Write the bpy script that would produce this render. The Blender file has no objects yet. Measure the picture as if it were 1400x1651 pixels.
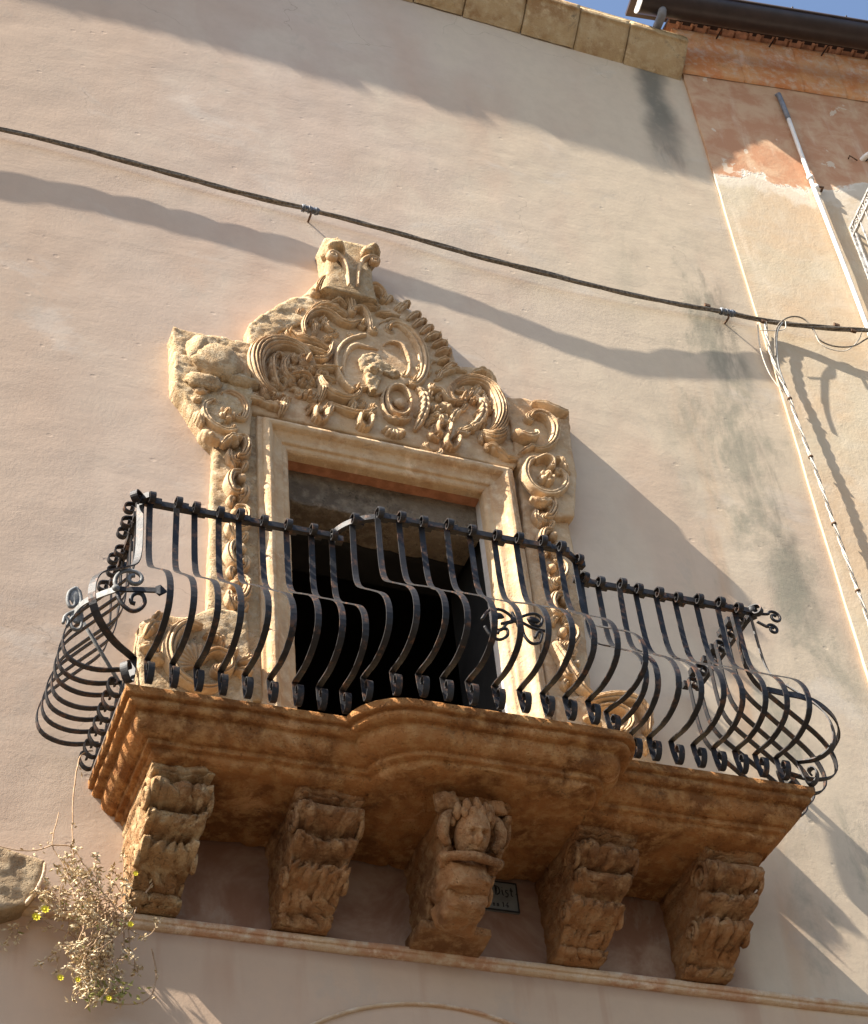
import bpy, bmesh, math, random
import numpy as np
from mathutils import Matrix, Vector

# ------------------------------------------------------------------ camera, sky, sun, exposure
scn = bpy.context.scene
CR = np.array([[0.93454274, -0.34676403, -0.07990351],
               [0.18585698, 0.6671198, -0.72139335],
               [0.30345848, 0.65932229, 0.68790048]])      # rows: right, down, forward
CF = 3008.708418068327
CC = np.array([0., -6.6, 1.6])
cam_d = bpy.data.cameras.new("camera"); cam = bpy.data.objects.new("camera", cam_d)
scn.collection.objects.link(cam); scn.camera = cam
cam_d.sensor_fit = 'HORIZONTAL'; cam_d.sensor_width = 36.0; cam_d.lens = CF / 1400 * 36.0
cam_d.clip_start = 0.05; cam_d.clip_end = 2000
cam.matrix_world = Matrix(((CR[0][0], -CR[1][0], -CR[2][0], CC[0]),
                           (CR[0][1], -CR[1][1], -CR[2][1], CC[1]),
                           (CR[0][2], -CR[1][2], -CR[2][2], CC[2]), (0, 0, 0, 1)))
GRAZE, FALL = math.radians(6.2), math.radians(46)
LD = np.array([math.cos(GRAZE) * math.cos(FALL), math.sin(GRAZE), -math.cos(GRAZE) * math.sin(FALL)])
w = bpy.data.worlds.new("World"); scn.world = w; w.use_nodes = True
nt = w.node_tree; nt.nodes.clear()
wo = nt.nodes.new('ShaderNodeOutputWorld'); bg = nt.nodes.new('ShaderNodeBackground')
sky = nt.nodes.new('ShaderNodeTexSky'); sky.sky_type = 'NISHITA'; sky.sun_disc = False
sky.sun_elevation = math.asin(-LD[2]); sky.sun_rotation = math.atan2(-LD[0], -LD[1]) % (2 * math.pi)
sky.air_density = 1.0; sky.dust_density = 1.6; sky.ozone_density = 1.0
nt.links.new(sky.outputs[0], bg.inputs[0]); bg.inputs[1].default_value = 0.08
nt.links.new(bg.outputs[0], wo.inputs[0])
sd = bpy.data.lights.new("sun", 'SUN'); sd.energy = 5.0; sd.angle = math.radians(0.55); sd.color = (1.0, 0.93, 0.82)
so = bpy.data.objects.new("sun", sd); scn.collection.objects.link(so)
so.rotation_euler = Vector(LD).to_track_quat('-Z', 'Y').to_euler()
scn.view_settings.view_transform = 'Standard'; scn.view_settings.look = 'None'
scn.view_settings.gamma = 1.0; scn.view_settings.use_curve_mapping = False
scn.view_settings.exposure = 1.78
scn.render.engine = 'CYCLES'
try: scn.cycles.max_bounces = 8; scn.cycles.diffuse_bounces = 5
except Exception: pass

rng = np.random.default_rng(7); random.seed(7)

# ------------------------------------------------------------------ placing helpers
def ray(px, py): return CR.T @ np.array([(px - 700.) / CF, (py - 825.5) / CF, 1.])
def at(px, py, Y=0.):                     # where the sight line of a photo pixel meets the vertical plane y=Y
    d = ray(px, py); return CC + d * ((Y - CC[1]) / d[1])
def at_z(px, py, Z):
    d = ray(px, py); return CC + d * ((Z - CC[2]) / d[2])
def project(p):
    v = CR @ (np.asarray(p, float) - CC); return np.array([700., 825.5]) + CF * v[:2] / v[2]
def c1(pts): return [(250 + a / 3.5, 350 + b / 3.5) for a, b in pts]
def c2(pts): return [(550 + a / 3.5, 420 + b / 3.5) for a, b in pts]
def c3(pts): return [(40 + a / 3.5, 780 + b / 3.5) for a, b in pts]
def c5(pts): return [(760 + a / 3.5, 850 + b / 3.5) for a, b in pts]
def xz(pts, Y=-.15): return np.array([at(a, b, Y)[[0, 2]] for a, b in pts])

KC = np.array([5.55, 0, 0]); KU = np.array([.99108, -.13318, 0]); KN = np.array([-.13318, -.99108, 0])
def RW(s, off, z): return KC + KU * s + KN * off + np.array([0, 0, z])
def at_r(px, py, off=0.):                 # the same on the turned wall of the neighbouring house
    v = ray(px, py); t = (off - KN @ (CC - KC)) / (KN @ v); return CC + t * v

# ------------------------------------------------------------------ vector noise
def _h(i, j, k):
    n = (i * 374761393 + j * 668265263 + k * 2147483647 + 1013904223) & 0x7fffffff
    n = ((n ^ (n >> 13)) * 1274126177) & 0x7fffffff
    return ((n ^ (n >> 16)) & 0xffff) / 65535.0
def vn(P):
    P = np.asarray(P, float) + 100.; I = np.floor(P).astype(np.int64); F = P - I; F = F * F * (3 - 2 * F); r = 0
    for a in (0, 1):
        for b in (0, 1):
            for c_ in (0, 1):
                r = r + _h(I[:, 0] + a, I[:, 1] + b, I[:, 2] + c_) * (F[:, 0] if a else 1 - F[:, 0]) * (F[:, 1] if b else 1 - F[:, 1]) * (F[:, 2] if c_ else 1 - F[:, 2])
    return r * 2 - 1
def fbm(P, o=3):
    P = np.asarray(P, float); s = 0; a = 1.
    for i in range(o): s = s + a * vn(P * 2 ** i + 17.3 * i); a *= .5
    return s / 1.75

# ------------------------------------------------------------------ object helpers
def link(o, parent=None):
    scn.collection.objects.link(o)
    if parent is not None: o.parent = parent
    return o
def thing(name, label, cat, loc=(0, 0, 0), group=None):
    o = bpy.data.objects.new(name, None); o.location = loc; o.empty_display_size = .1
    o['label'] = label; o['category'] = cat
    if group: o['group'] = group
    return link(o)
def wloc(o):
    p = Vector((0, 0, 0))
    while o is not None: p += Vector(o.location); o = o.parent
    return np.array(p)
def obj(name, V, F, m, parent=None, smooth=True, label=None, cat=None, kind=None, group=None, origin=None):
    V = np.asarray(V, float).reshape(-1, 3)
    po = wloc(parent) if parent is not None else np.zeros(3)
    og = np.asarray(origin, float) if origin is not None else (po if parent is not None else V.mean(0))
    me = bpy.data.meshes.new(name); me.from_pydata((V - og).tolist(), [], [tuple(int(i) for i in f_) for f_ in F]); me.update()
    bm = bmesh.new(); bm.from_mesh(me); bmesh.ops.recalc_face_normals(bm, faces=bm.faces); bm.to_mesh(me); bm.free()
    if smooth: me.polygons.foreach_set('use_smooth', [True] * len(me.polygons))
    if m: me.materials.append(m)
    o = bpy.data.objects.new(name, me); link(o, parent); o.location = og - po
    if label: o['label'] = label
    if cat: o['category'] = cat
    if kind: o['kind'] = kind
    if group: o['group'] = group
    return o
def grid_faces(n, m, wrap=False, off=0):
    F = []
    for i in range(n - 1):
        for j in range(m if wrap else m - 1):
            a = i * m + j; b = i * m + (j + 1) % m
            F.append((off + a, off + b, off + b + m, off + a + m))
    return F
class MB:
    def __init__(s): s.V = []; s.F = []; s.n = 0
    def add(s, V, F):
        V = np.asarray(V, float).reshape(-1, 3); s.V.append(V); s.F += [tuple(i + s.n for i in f_) for f_ in F]; s.n += len(V); return s
    def box(s, lo, hi, fr=None):
        x0, y0, z0 = lo; x1, y1, z1 = hi
        V = [(x0, y0, z0), (x1, y0, z0), (x1, y1, z0), (x0, y1, z0), (x0, y0, z1), (x1, y0, z1), (x1, y1, z1), (x0, y1, z1)]
        if fr is not None: V = [fr(*v) for v in V]
        return s.add(V, [(0, 3, 2, 1), (4, 5, 6, 7), (0, 1, 5, 4), (1, 2, 6, 5), (2, 3, 7, 6), (3, 0, 4, 7)])
    def build(s, name, m, parent=None, **k): return obj(name, np.vstack(s.V), s.F, m, parent, **k)
def cat_rom(P, n):
    P = np.asarray(P, float)
    if len(P) == 2: return P[0] + (P[1] - P[0]) * np.linspace(0, 1, n)[:, None]
    Q = np.vstack([2 * P[0] - P[1], P, 2 * P[-1] - P[-2]])
    L = np.r_[0, np.cumsum(np.linalg.norm(np.diff(P, axis=0), axis=1))]; out = []
    for s in np.linspace(0, L[-1], n):
        i = min(max(np.searchsorted(L, s, 'right') - 1, 0), len(P) - 2); t = (s - L[i]) / max(L[i + 1] - L[i], 1e-9)
        a, b, c_, d = Q[i:i + 4]
        out.append(.5 * (2 * b + (c_ - a) * t + (2 * a - 5 * b + 4 * c_ - d) * t * t + (3 * b - a - 3 * c_ + d) * t ** 3))
    return np.array(out)
def tube(P, r, k=8, closed=False, cap=True, tw=None):
    P = np.asarray(P, float); n = len(P); r = np.broadcast_to(r, (n,))
    T = np.gradient(P, axis=0); T /= np.linalg.norm(T, axis=1)[:, None] + 1e-12
    up = np.array([0, 0, 1.]) if abs(T[0][2]) < .9 else np.array([1., 0, 0]); N = np.cross(T[0], up); N /= np.linalg.norm(N); V = []
    for i in range(n):
        N = N - T[i] * (N @ T[i]); N /= np.linalg.norm(N) + 1e-12; Bn = np.cross(T[i], N)
        a = np.arange(k) * 2 * math.pi / k
        V.append(P[i] + r[i] * (np.cos(a)[:, None] * N + np.sin(a)[:, None] * Bn))
    F = grid_faces(n, k, True)
    if cap: F += [tuple(range(k))[::-1], tuple(range((n - 1) * k, n * k))]
    return np.vstack(V), F

# ------------------------------------------------------------------ materials
def sock(nt, n, i, v):
    if hasattr(v, 'links') or isinstance(v, bpy.types.NodeSocket): nt.links.new(v, n.inputs[i])
    else: n.inputs[i].default_value = v
class Mat:
    def __init__(s, name, rough=.9, spec=.2, metal=0.):
        s.m = bpy.data.materials.new(name); s.m.use_nodes = True; s.nt = s.m.node_tree; s.nt.nodes.clear()
        s.out = s.nt.nodes.new('ShaderNodeOutputMaterial'); s.b = s.nt.nodes.new('ShaderNodeBsdfPrincipled')
        s.nt.links.new(s.b.outputs[0], s.out.inputs[0]); s.b.inputs['Roughness'].default_value = rough
        s.b.inputs['Metallic'].default_value = metal
        s.b.inputs['Specular IOR Level'].default_value = spec
        g = s.nt.nodes.new('ShaderNodeNewGeometry'); s.pos = g.outputs['Position']; s.bump = None
    def vec(s, sc=(1, 1, 1), off=(0, 0, 0)):
        n = s.nt.nodes.new('ShaderNodeMapping'); n.inputs['Scale'].default_value = sc; n.inputs['Location'].default_value = off
        s.nt.links.new(s.pos, n.inputs[0]); return n.outputs[0]
    def noise(s, scale, detail=4, rough=.55, vec=None, dist=0.):
        n = s.nt.nodes.new('ShaderNodeTexNoise'); s.nt.links.new(vec or s.pos, n.inputs['Vector'])
        n.inputs['Scale'].default_value = scale; n.inputs['Detail'].default_value = detail
        n.inputs['Roughness'].default_value = rough; n.inputs['Distortion'].default_value = dist; return n.outputs[0]
    def voro(s, scale, feature='F1', out=0, vec=None):
        n = s.nt.nodes.new('ShaderNodeTexVoronoi'); n.feature = feature; s.nt.links.new(vec or s.pos, n.inputs['Vector'])
        n.inputs['Scale'].default_value = scale; return n.outputs[out]
    def mr(s, v, a, b, c_=0., d=1., smooth=True):
        n = s.nt.nodes.new('ShaderNodeMapRange'); n.interpolation_type = 'SMOOTHSTEP' if smooth else 'LINEAR'
        sock(s.nt, n, 0, v)
        for i, x in enumerate((a, b, c_, d)): sock(s.nt, n, i + 1, x)
        return n.outputs[0]
    def math(s, op, a, b=0., c_=0.):
        n = s.nt.nodes.new('ShaderNodeMath'); n.operation = op; sock(s.nt, n, 0, a); sock(s.nt, n, 1, b); sock(s.nt, n, 2, c_); return n.outputs[0]
    def mix(s, fac, a, b, mode='MIX'):
        n = s.nt.nodes.new('ShaderNodeMix'); n.data_type = 'RGBA'; n.blend_type = mode
        sock(s.nt, n, 0, fac)
        for i, x in ((6, a), (7, b)):
            if isinstance(x, tuple): n.inputs[i].default_value = (*x, 1)
            else: s.nt.links.new(x, n.inputs[i])
        return n.outputs[2]
    def sep(s):
        n = s.nt.nodes.new('ShaderNodeSeparateXYZ'); s.nt.links.new(s.pos, n.inputs[0]); return n.outputs
    def color(s, c_):
        if isinstance(c_, tuple): s.b.inputs[0].default_value = (*c_, 1)
        else: s.nt.links.new(c_, s.b.inputs[0])
        return s
    def addbump(s, h, dist=.003, strength=1.):
        n = s.nt.nodes.new('ShaderNodeBump'); n.inputs['Distance'].default_value = dist; n.inputs['Strength'].default_value = strength
        s.nt.links.new(h, n.inputs['Height'])
        if s.bump is not None: s.nt.links.new(s.bump, n.inputs['Normal'])
        s.bump = n.outputs[0]; s.nt.links.new(s.bump, s.b.inputs['Normal']); return s

def stone(name, a, b, c_, dark=(.10, .075, .05), darkamt=.35, bump=.006, sc=1.):
    M = Mat(name, .93, .1)
    n1 = M.noise(3.2 * sc, 5, .6); n2 = M.noise(17 * sc, 4, .65); n3 = M.noise(70 * sc, 3, .6)
    col = M.mix(M.mr(n1, .42, .60), a, b)
    lt = M.math('MULTIPLY', M.mr(M.noise(5.2 * sc, 6, .72, M.vec((1, 1, 1), (4, 7, 2)), dist=.4), .54, .68), .75); col = M.mix(lt, col, tuple(min(1, v * 1.25 + .03) for v in c_))
    col = M.mix(M.mr(n2, .42, .72), col, c_)
    dk = M.math('MULTIPLY', M.mr(M.noise(6.5 * sc, 6, .7, dist=.6), .56, .70), M.mr(n3, .35, .6))
    col = M.mix(M.math('MULTIPLY', dk, darkamt), col, dark)
    M.color(col)
    pits = M.mr(M.voro(60 * sc), .05, .33)
    M.addbump(M.noise(28 * sc, 6, .78), bump * 1.25); M.addbump(pits, bump * .35); M.addbump(n3, bump * .7)
    return M.m

PLASTER_A, PLASTER_B, PLASTER_C = (.53, .425, .345), (.49, .37, .285), (.56, .465, .37)
def plaster():
    M = Mat('facade_plaster', .95, .08); S = M.sep(); x, y, z = S[0], S[1], S[2]
    n1 = M.noise(.55, 5, .55, dist=.4); n2 = M.noise(2.3, 6, .6, M.vec((1, 1, .6)), dist=.5); n3 = M.noise(9, 5, .65)
    col = M.mix(M.mr(n1, .35, .65), PLASTER_A, PLASTER_B)
    col = M.mix(M.math('MULTIPLY', M.mr(n2, .42, .70), .7), col, PLASTER_C)
    # warmer, yellower lime wash towards the neighbour's corner, pinker around the ledge
    warm = M.math('MULTIPLY', M.mr(M.math('ADD', x, M.math('MULTIPLY', n2, 1.6)), 2.9, 5.8), .75)
    col = M.mix(warm, col, (.60, .49, .345))
    pink = M.math('MULTIPLY', M.mr(M.noise(1.1, 4, .6, M.vec((1, 1, .45), (3, 0, 1))), .50, .66), .35)
    col = M.mix(pink, col, (.50, .33, .235))
    left = M.math('MULTIPLY', M.mr(M.math('ADD', x, M.math('MULTIPLY', n2, .9)), 2.9, .9), .8); col = M.mix(left, col, (.475, .35, .255))
    low = M.mr(z, 5.75, 5.68, 0, .7); col = M.mix(low, col, (.49, .345, .235))
    # pale wiped patches
    col = M.mix(M.math('MULTIPLY', M.mr(M.noise(1.6, 5, .6, M.vec((.7, 1, 1.2), (9, 2, 4)), dist=.8), .56, .72), .35), col, (.60, .545, .47))
    # fine trowel mottling
    col = M.mix(M.math('MULTIPLY', M.mr(n3, .35, .7), .16), col, (.36, .285, .22))
    # wet stain running down from the end of the cornice
    wob = M.math('MULTIPLY', M.math('SUBTRACT', M.noise(1.7, 4, .6), .5), .34)
    dx = M.math('ABSOLUTE', M.math('SUBTRACT', M.math('ADD', x, wob), 5.225))
    core = M.mr(dx, .03, .22, 1, 0)
    top = M.mr(z, 12.2, 13.2, 0, 1)
    brk = M.mr(M.noise(1.3, 5, .7, M.vec((1.6, 1, .5), (1, 0, 3)), dist=.3), .44, .62)
    band = M.math('MULTIPLY', core, M.math('MAXIMUM', M.math('MULTIPLY', top, M.mr(n3, .2, .5, .75, 1)), M.math('MULTIPLY', brk, M.mr(z, 7.2, 8.6, .1, .8))))
    gap = M.mr(M.math('ABSOLUTE', M.math('SUBTRACT', z, 12.0)), .3, .75, .0, 1.)
    band = M.math('MULTIPLY', band, gap)
    col = M.mix(M.math('MULTIPLY', band, .84), col, (.13, .125, .10))
    # wide soft grey green bloom beside it
    bl = M.math('MULTIPLY', M.mr(M.math('ABSOLUTE', M.math('SUBTRACT', x, 5.1)), .1, .75, 1, 0), M.mr(M.noise(2.6, 6, .7, M.vec((1, 1, .5), (7, 0, 0)), dist=.3), .47, .66))
    bl = M.math('MULTIPLY', bl, M.mr(z, 11.9, 11.2, 0, .8)); col = M.mix(bl, col, (.30, .27, .20))
    # rusty runs under the sill height, just below the ledge
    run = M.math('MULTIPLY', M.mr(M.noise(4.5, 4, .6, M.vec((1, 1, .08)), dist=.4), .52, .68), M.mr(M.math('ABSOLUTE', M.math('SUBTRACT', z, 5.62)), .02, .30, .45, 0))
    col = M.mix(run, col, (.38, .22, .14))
    bay_shade = M.math('MULTIPLY', M.mr(M.math('ABSOLUTE', M.math('SUBTRACT', z, 6.05)), .28, .40, 1, 0), M.mr(M.math('ABSOLUTE', M.math('SUBTRACT', x, 2.95)), 1.30, 1.50, 1, 0))  # recess shade under the slab, painted dark red-brown between the corbels
    bay_shade = M.math('MULTIPLY', bay_shade, M.mr(M.noise(2.2, 5, .65, dist=.6), .30, .60, .55, .95))
    col = M.mix(bay_shade, col, (.20, .10, .062))
    run2 = M.math('MULTIPLY', M.mr(M.noise(1.2, 4, .6, M.vec((1.5, 1, .18), (4, 1, 1))), .55, .72), M.mr(z, 10.6, 9.6, 0, .8))
    run2 = M.math('MULTIPLY', run2, M.mr(x, 4.3, 4.9)); col = M.mix(run2, col, (.50, .30, .17))
    n = M.nt.nodes.new('ShaderNodeTexVoronoi'); n.feature = 'DISTANCE_TO_EDGE'; n.inputs['Scale'].default_value = .9
    wv = M.nt.nodes.new('ShaderNodeVectorMath'); wv.operation = 'MULTIPLY_ADD'; nn = M.nt.nodes.new('ShaderNodeTexNoise'); nn.inputs['Scale'].default_value = 3.5; nn.inputs['Detail'].default_value = 6
    M.nt.links.new(M.pos, nn.inputs['Vector']); M.nt.links.new(nn.outputs['Color'], wv.inputs[0]); wv.inputs[1].default_value = (.35, .35, .35); M.nt.links.new(M.pos, wv.inputs[2]); M.nt.links.new(wv.outputs[0], n.inputs['Vector'])
    ck = M.math('MULTIPLY', M.mr(n.outputs[0], .0, .0035, 1, 0), M.mr(M.noise(.8, 3, .6, M.vec((1, 1, 1), (6, 1, 2))), .53, .60))
    col = M.mix(M.math('MULTIPLY', ck, .45), col, (.24, .19, .15))
    spl = M.math('MULTIPLY', M.mr(M.noise(1.9, 7, .72, M.vec((1, 1, .8), (11, 3, 5)), dist=.3), .60, .66), .22); col = M.mix(spl, col, (.38, .33, .27))
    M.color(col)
    M.addbump(M.noise(6.5, 3, .5, M.vec((.8, 1, 1.3)), dist=.2), .006, .22)
    M.addbump(M.noise(42, 4, .6), .0016, .6); M.addbump(M.noise(160, 2, .6), .0006, .8)
    pk = M.math('MULTIPLY', M.mr(M.voro(5.5, vec=M.vec((1, 1, 1.4), (2, 0, 1))), .05, .11), M.mr(M.noise(1.3, 2, .5), .35, .5, .0, 1.)); M.addbump(pk, .0016, .5)
    M.addbump(M.noise(2.4, 3, .5, M.vec((.5, 1, 1.6), (1, 1, 1)), dist=.4), .010, .35)
    return M.m
def neighbour_plaster():
    M = Mat('neighbour_plaster', .95, .08); S = M.sep(); x, y, z = S
    n1 = M.noise(1.2, 5, .6, dist=.5); n2 = M.noise(5, 5, .65, dist=.4)
    base = M.mix(M.mr(n1, .35, .65), (.46, .385, .275), (.47, .345, .225))
    base = M.mix(M.math('MULTIPLY', M.mr(n2, .4, .7), .35), base, (.53, .46, .36))
    # old orange paint above an irregular peeled edge
    edge = M.math('ADD', z, M.math('MULTIPLY', M.math('SUBTRACT', M.noise(2.0, 6, .62, M.vec((1, 1, 1), (5, 5, 0)), dist=.35), .5), 1.5))
    pm = M.mr(edge, 12.52, 12.55); col = M.mix(pm, base, M.mix(M.mr(n2, .38, .65), (.45, .235, .135), (.53, .345, .215)))
    rim = M.math('MULTIPLY', M.mr(edge, 12.46, 12.52), M.mr(edge, 12.60, 12.53))
    col = M.mix(M.math('MULTIPLY', rim, .85), col, (.72, .66, .55))
    pale = M.math('MULTIPLY', M.mr(edge, 12.15, 12.35), M.mr(edge, 12.55, 12.50)); col = M.mix(M.math('MULTIPLY', pale, .7), col, (.58, .51, .41))
    hole = M.mr(M.noise(3.6, 5, .6, M.vec((1, 1, 1), (2, 8, 1)), dist=.5), .63, .645)
    col = M.mix(M.math('MULTIPLY', M.math('MULTIPLY', hole, pm), .8), col, (.60, .50, .38))
    # chalky runs
    col = M.mix(M.math('MULTIPLY', M.mr(M.noise(9, 4, .6, M.vec((1, 1, .12))), .55, .75), .35), col, (.66, .55, .42))
    M.color(col); M.addbump(M.math('ADD', M.math('MULTIPLY', pm, .6), M.noise(6, 5, .6, dist=.5)), .006, .6)
    M.addbump(M.noise(50, 4, .65), .002, .8); return M.m
def simple(name, col, rough=.7, spec=.3, metal=0., var=.25, scale=30, bump=.001, col2=None):
    M = Mat(name, rough, spec, metal); n = M.noise(scale, 4, .6)
    c2_ = col2 or tuple(v * (1 - var) for v in col)
    M.color(M.mix(M.mr(n, .35, .65), col, c2_)); 
    if bump: M.addbump(M.noise(scale * 3, 3, .6), bump)
    return M.m
M_PL = plaster(); M_NB = neighbour_plaster()
M_CARVE = stone('carved_sandstone', (.50, .35, .205), (.42, .265, .145), (.55, .41, .265), dark=(.16, .12, .08), darkamt=.45, bump=.004)
M_ROUGHST = stone('weathered_sandstone', (.50, .35, .195), (.39, .265, .15), (.56, .44, .29), dark=(.14, .11, .08), darkamt=.7, bump=.010, sc=1.3)
M_SLAB = stone('balcony_sandstone', (.34, .148, .050), (.19, .078, .027), (.42, .225, .09), dark=(.10, .055, .03), darkamt=.75, bump=.010)
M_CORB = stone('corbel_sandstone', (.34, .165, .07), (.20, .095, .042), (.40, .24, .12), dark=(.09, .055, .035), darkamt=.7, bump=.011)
M_CORB1 = stone('sunlit_weathered_sandstone', (.40, .24, .115), (.26, .135, .06), (.48, .34, .19), dark=(.12, .08, .05), darkamt=.7, bump=.013)  # paler copy of corbel stone: weathering plus the flank's sun glare in the colour
M_CORN = stone('cornice_sandstone', (.46, .335, .19), (.34, .215, .11), (.52, .41, .26), dark=(.13, .11, .08), darkamt=.85, bump=.006, sc=.8)
M_LEDGE = stone('ledge_stone', (.52, .38, .25), (.44, .25, .15), (.58, .47, .35), dark=(.2, .12, .08), darkamt=.5, bump=.004)
M_GREYST = stone('grey_brown_stone', (.30, .215, .13), (.24, .165, .10), (.34, .26, .17), dark=(.09, .07, .05), darkamt=.6, bump=.008)
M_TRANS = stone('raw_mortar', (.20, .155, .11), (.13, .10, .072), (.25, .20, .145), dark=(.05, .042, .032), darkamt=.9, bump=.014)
def iron():
    M = Mat('wrought_iron', .58, .35, .2); n = M.noise(22, 5, .65)
    col = M.mix(M.mr(n, .52, .68), (.016, .015, .016), (.095, .048, .028))
    M.color(M.mix(M.math('MULTIPLY', M.mr(M.noise(7, 4, .6), .5, .7), .5), col, (.045, .046, .050)))
    M.addbump(M.noise(120, 3, .6), .0006); M.addbump(M.noise(30, 3, .6), .0012); return M.m
M_IRON = iron()
M_GALV = simple('chalky_painted_iron', (.19, .19, .185), .65, .3, .1, .4, 40, .001)
M_REV = simple('pale_reveal_plaster', (.62, .57, .52), .9, .1, 0, .2, 8, .003)
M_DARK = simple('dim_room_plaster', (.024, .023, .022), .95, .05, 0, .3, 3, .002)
M_CABLE = simple('black_cable_sheath', (.085, .07, .055), .6, .3, 0, .35, 60, .0005, (.21, .175, .135))
M_WCABLE = simple('pale_cable_sheath', (.55, .50, .42), .6, .3, 0, .3, 40, .0005)
M_TAPE = simple('grey_binding_tape', (.045, .05, .062), .5, .4, 0, .4, 60, .001, (.17, .19, .23))
M_RUST = simple('rusty_iron', (.13, .075, .045), .8, .2, 0, .4, 50, .001)
M_PIPE = simple('white_painted_pipe', (.78, .74, .68), .5, .35, 0, .12, 12, .0005)
M_PIPEG = simple('grey_lead_pipe', (.22, .23, .26), .55, .35, .2, .25, 20, .0005)
M_GUT = simple('dark_brown_gutter', (.040, .026, .024), .4, .45, .2, .3, 8, .0005)
M_TERRA = simple('terracotta_tile', (.58, .30, .19), .9, .1, 0, .35, 20, .003)
M_ORANGE = stone('orange_parapet_render', (.58, .24, .10), (.62, .32, .15), (.60, .42, .30), dark=(.25, .13, .08), darkamt=.4, bump=.004)
M_GRILLE = simple('weathered_grey_paint', (.50, .48, .45), .7, .3, 0, .45, 25, .001, (.20, .18, .16))
M_PLAQ = simple('slate_grey_ceramic', (.155, .16, .15), .45, .4, 0, .25, 18, .001)
M_INK = simple('black_glaze', (.012, .011, .010), .5, .3, 0, .1, 20, 0)
M_GROUND = simple('street_paving_stone', (.080, .066, .052), .9, .2, 0, .2, 2, .004)
M_STEM = simple('dry_stem', (.44, .31, .20), .9, .1, 0, .4, 30, 0, (.30, .19, .11))
M_SEED = simple('dry_seed_heads', (.60, .50, .34), .95, .05, 0, .3, 60, 0, (.46, .33, .18))
M_LEAF = simple('dull_green_leaf', (.20, .21, .07), .9, .1, 0, .4, 25, 0, (.34, .30, .11))
M_FLOW = simple('yellow_petal', (.66, .52, .03), .7, .2, 0, .1, 25, 0)

# ------------------------------------------------------------------ GROUND
V = [(-300, -300, 0), (300, -300, 0), (300, 300, 0), (-300, 300, 0)]
obj('ground', V, [(0, 1, 2, 3)], M_GROUND, smooth=False, kind='structure')

# ------------------------------------------------------------------ MAIN FACADE
OX0, OX1, OZ0, OZ1 = 2.20, 3.336, 6.42, 8.69           # door opening
facade = thing('plastered_house', 'tall beige plastered house front with the carved balcony door and stone eaves', 'house', (2.8, 0, 0))
def wall_sheet():
    gx = np.unique(np.r_[np.linspace(-9, -.2, 8), np.arange(-.2, 5.55, .03), OX0, OX1, 5.55].round(4))
    gz = np.unique(np.r_[np.linspace(0, 4.8, 6), np.arange(4.8, 13.9, .035), OZ0, OZ1, 13.9].round(4))
    X, Z = np.meshgrid(gx, gz); P = np.stack([X, np.zeros_like(X), Z], -1).reshape(-1, 3)
    q = P * [1, 1, 1]
    h = .0042 * fbm(q * 1.1 + 3, 2) + .0024 * fbm(q * 3.1 + 9, 2) + .0009 * fbm(q * 9 + 1, 2)
    near = np.clip(np.maximum(np.abs(P[:, 0] - (OX0 + OX1) / 2) - .57, np.abs(P[:, 2] - 7.5) - 1.2) / .1, 0, 1)
    P[:, 1] = h * near
    n, m = X.shape; F = []
    xc = (gx[1:] + gx[:-1]) / 2; zc = (gz[1:] + gz[:-1]) / 2
    for i in range(n - 1):
        for j in range(m - 1):
            if OX0 < xc[j] < OX1 and OZ0 < zc[i] < OZ1: continue
            a = i * m + j; F.append((a, a + 1, a + m + 1, a + m))
    return P, F
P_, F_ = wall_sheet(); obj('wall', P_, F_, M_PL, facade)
# reveals, transom and the dim room behind
ZT = 8.455
mb = MB(); mb.box((OX1 + .001, .012, OZ0), (OX1 + .14, .105, OZ1 + .3)); mb.build('reveal', M_REV, facade, smooth=False)
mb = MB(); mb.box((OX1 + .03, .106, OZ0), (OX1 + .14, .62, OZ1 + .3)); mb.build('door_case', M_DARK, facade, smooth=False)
mb = MB(); mb.box((OX0 - .12, .012, OZ0), (OX0 - .001, .62, OZ1 + .3)); mb.build('reveal', M_REV, facade, smooth=False)
def rough_panel(name, x0, x1, z0, z1, y0, y1, m, amp, res=.02, raggy=0.):
    """a slab with an uneven front and ragged lower edge, front face at y0, soffit running back to y1"""
    gx = np.linspace(x0, x1, int((x1 - x0) / res) + 2); gz = np.linspace(z0, z1, int((z1 - z0) / res) + 2)
    gy = np.linspace(y0, y1, max(2, int((y1 - y0) / .04)))[1:]
    rows = [(z, y0) for z in gz[::-1]] + [(z0, y) for y in gy]
    P = np.array([(x, y, z) for z, y in rows for x in gx])
    d = fbm(P * 14, 3) * amp; P[:, 1] += d * .8; P[:, 2] += fbm(P * 9 + 5, 3) * (amp + raggy) * (P[:, 2] < z0 + .03)
    return obj(name, P, grid_faces(len(rows), len(gx)), m, facade)
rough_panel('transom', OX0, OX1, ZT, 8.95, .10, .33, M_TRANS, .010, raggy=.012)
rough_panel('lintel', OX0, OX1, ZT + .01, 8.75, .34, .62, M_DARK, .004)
mb = MB()
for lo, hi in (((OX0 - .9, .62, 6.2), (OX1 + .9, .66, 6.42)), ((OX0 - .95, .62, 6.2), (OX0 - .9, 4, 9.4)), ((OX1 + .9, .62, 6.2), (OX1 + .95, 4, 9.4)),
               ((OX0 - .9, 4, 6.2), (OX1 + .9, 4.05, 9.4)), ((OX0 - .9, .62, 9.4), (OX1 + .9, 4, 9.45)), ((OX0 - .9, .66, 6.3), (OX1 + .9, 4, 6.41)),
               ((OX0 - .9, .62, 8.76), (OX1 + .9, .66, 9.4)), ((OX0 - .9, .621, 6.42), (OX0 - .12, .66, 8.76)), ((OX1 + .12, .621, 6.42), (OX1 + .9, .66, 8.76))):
    mb.box(lo, hi)
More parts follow.
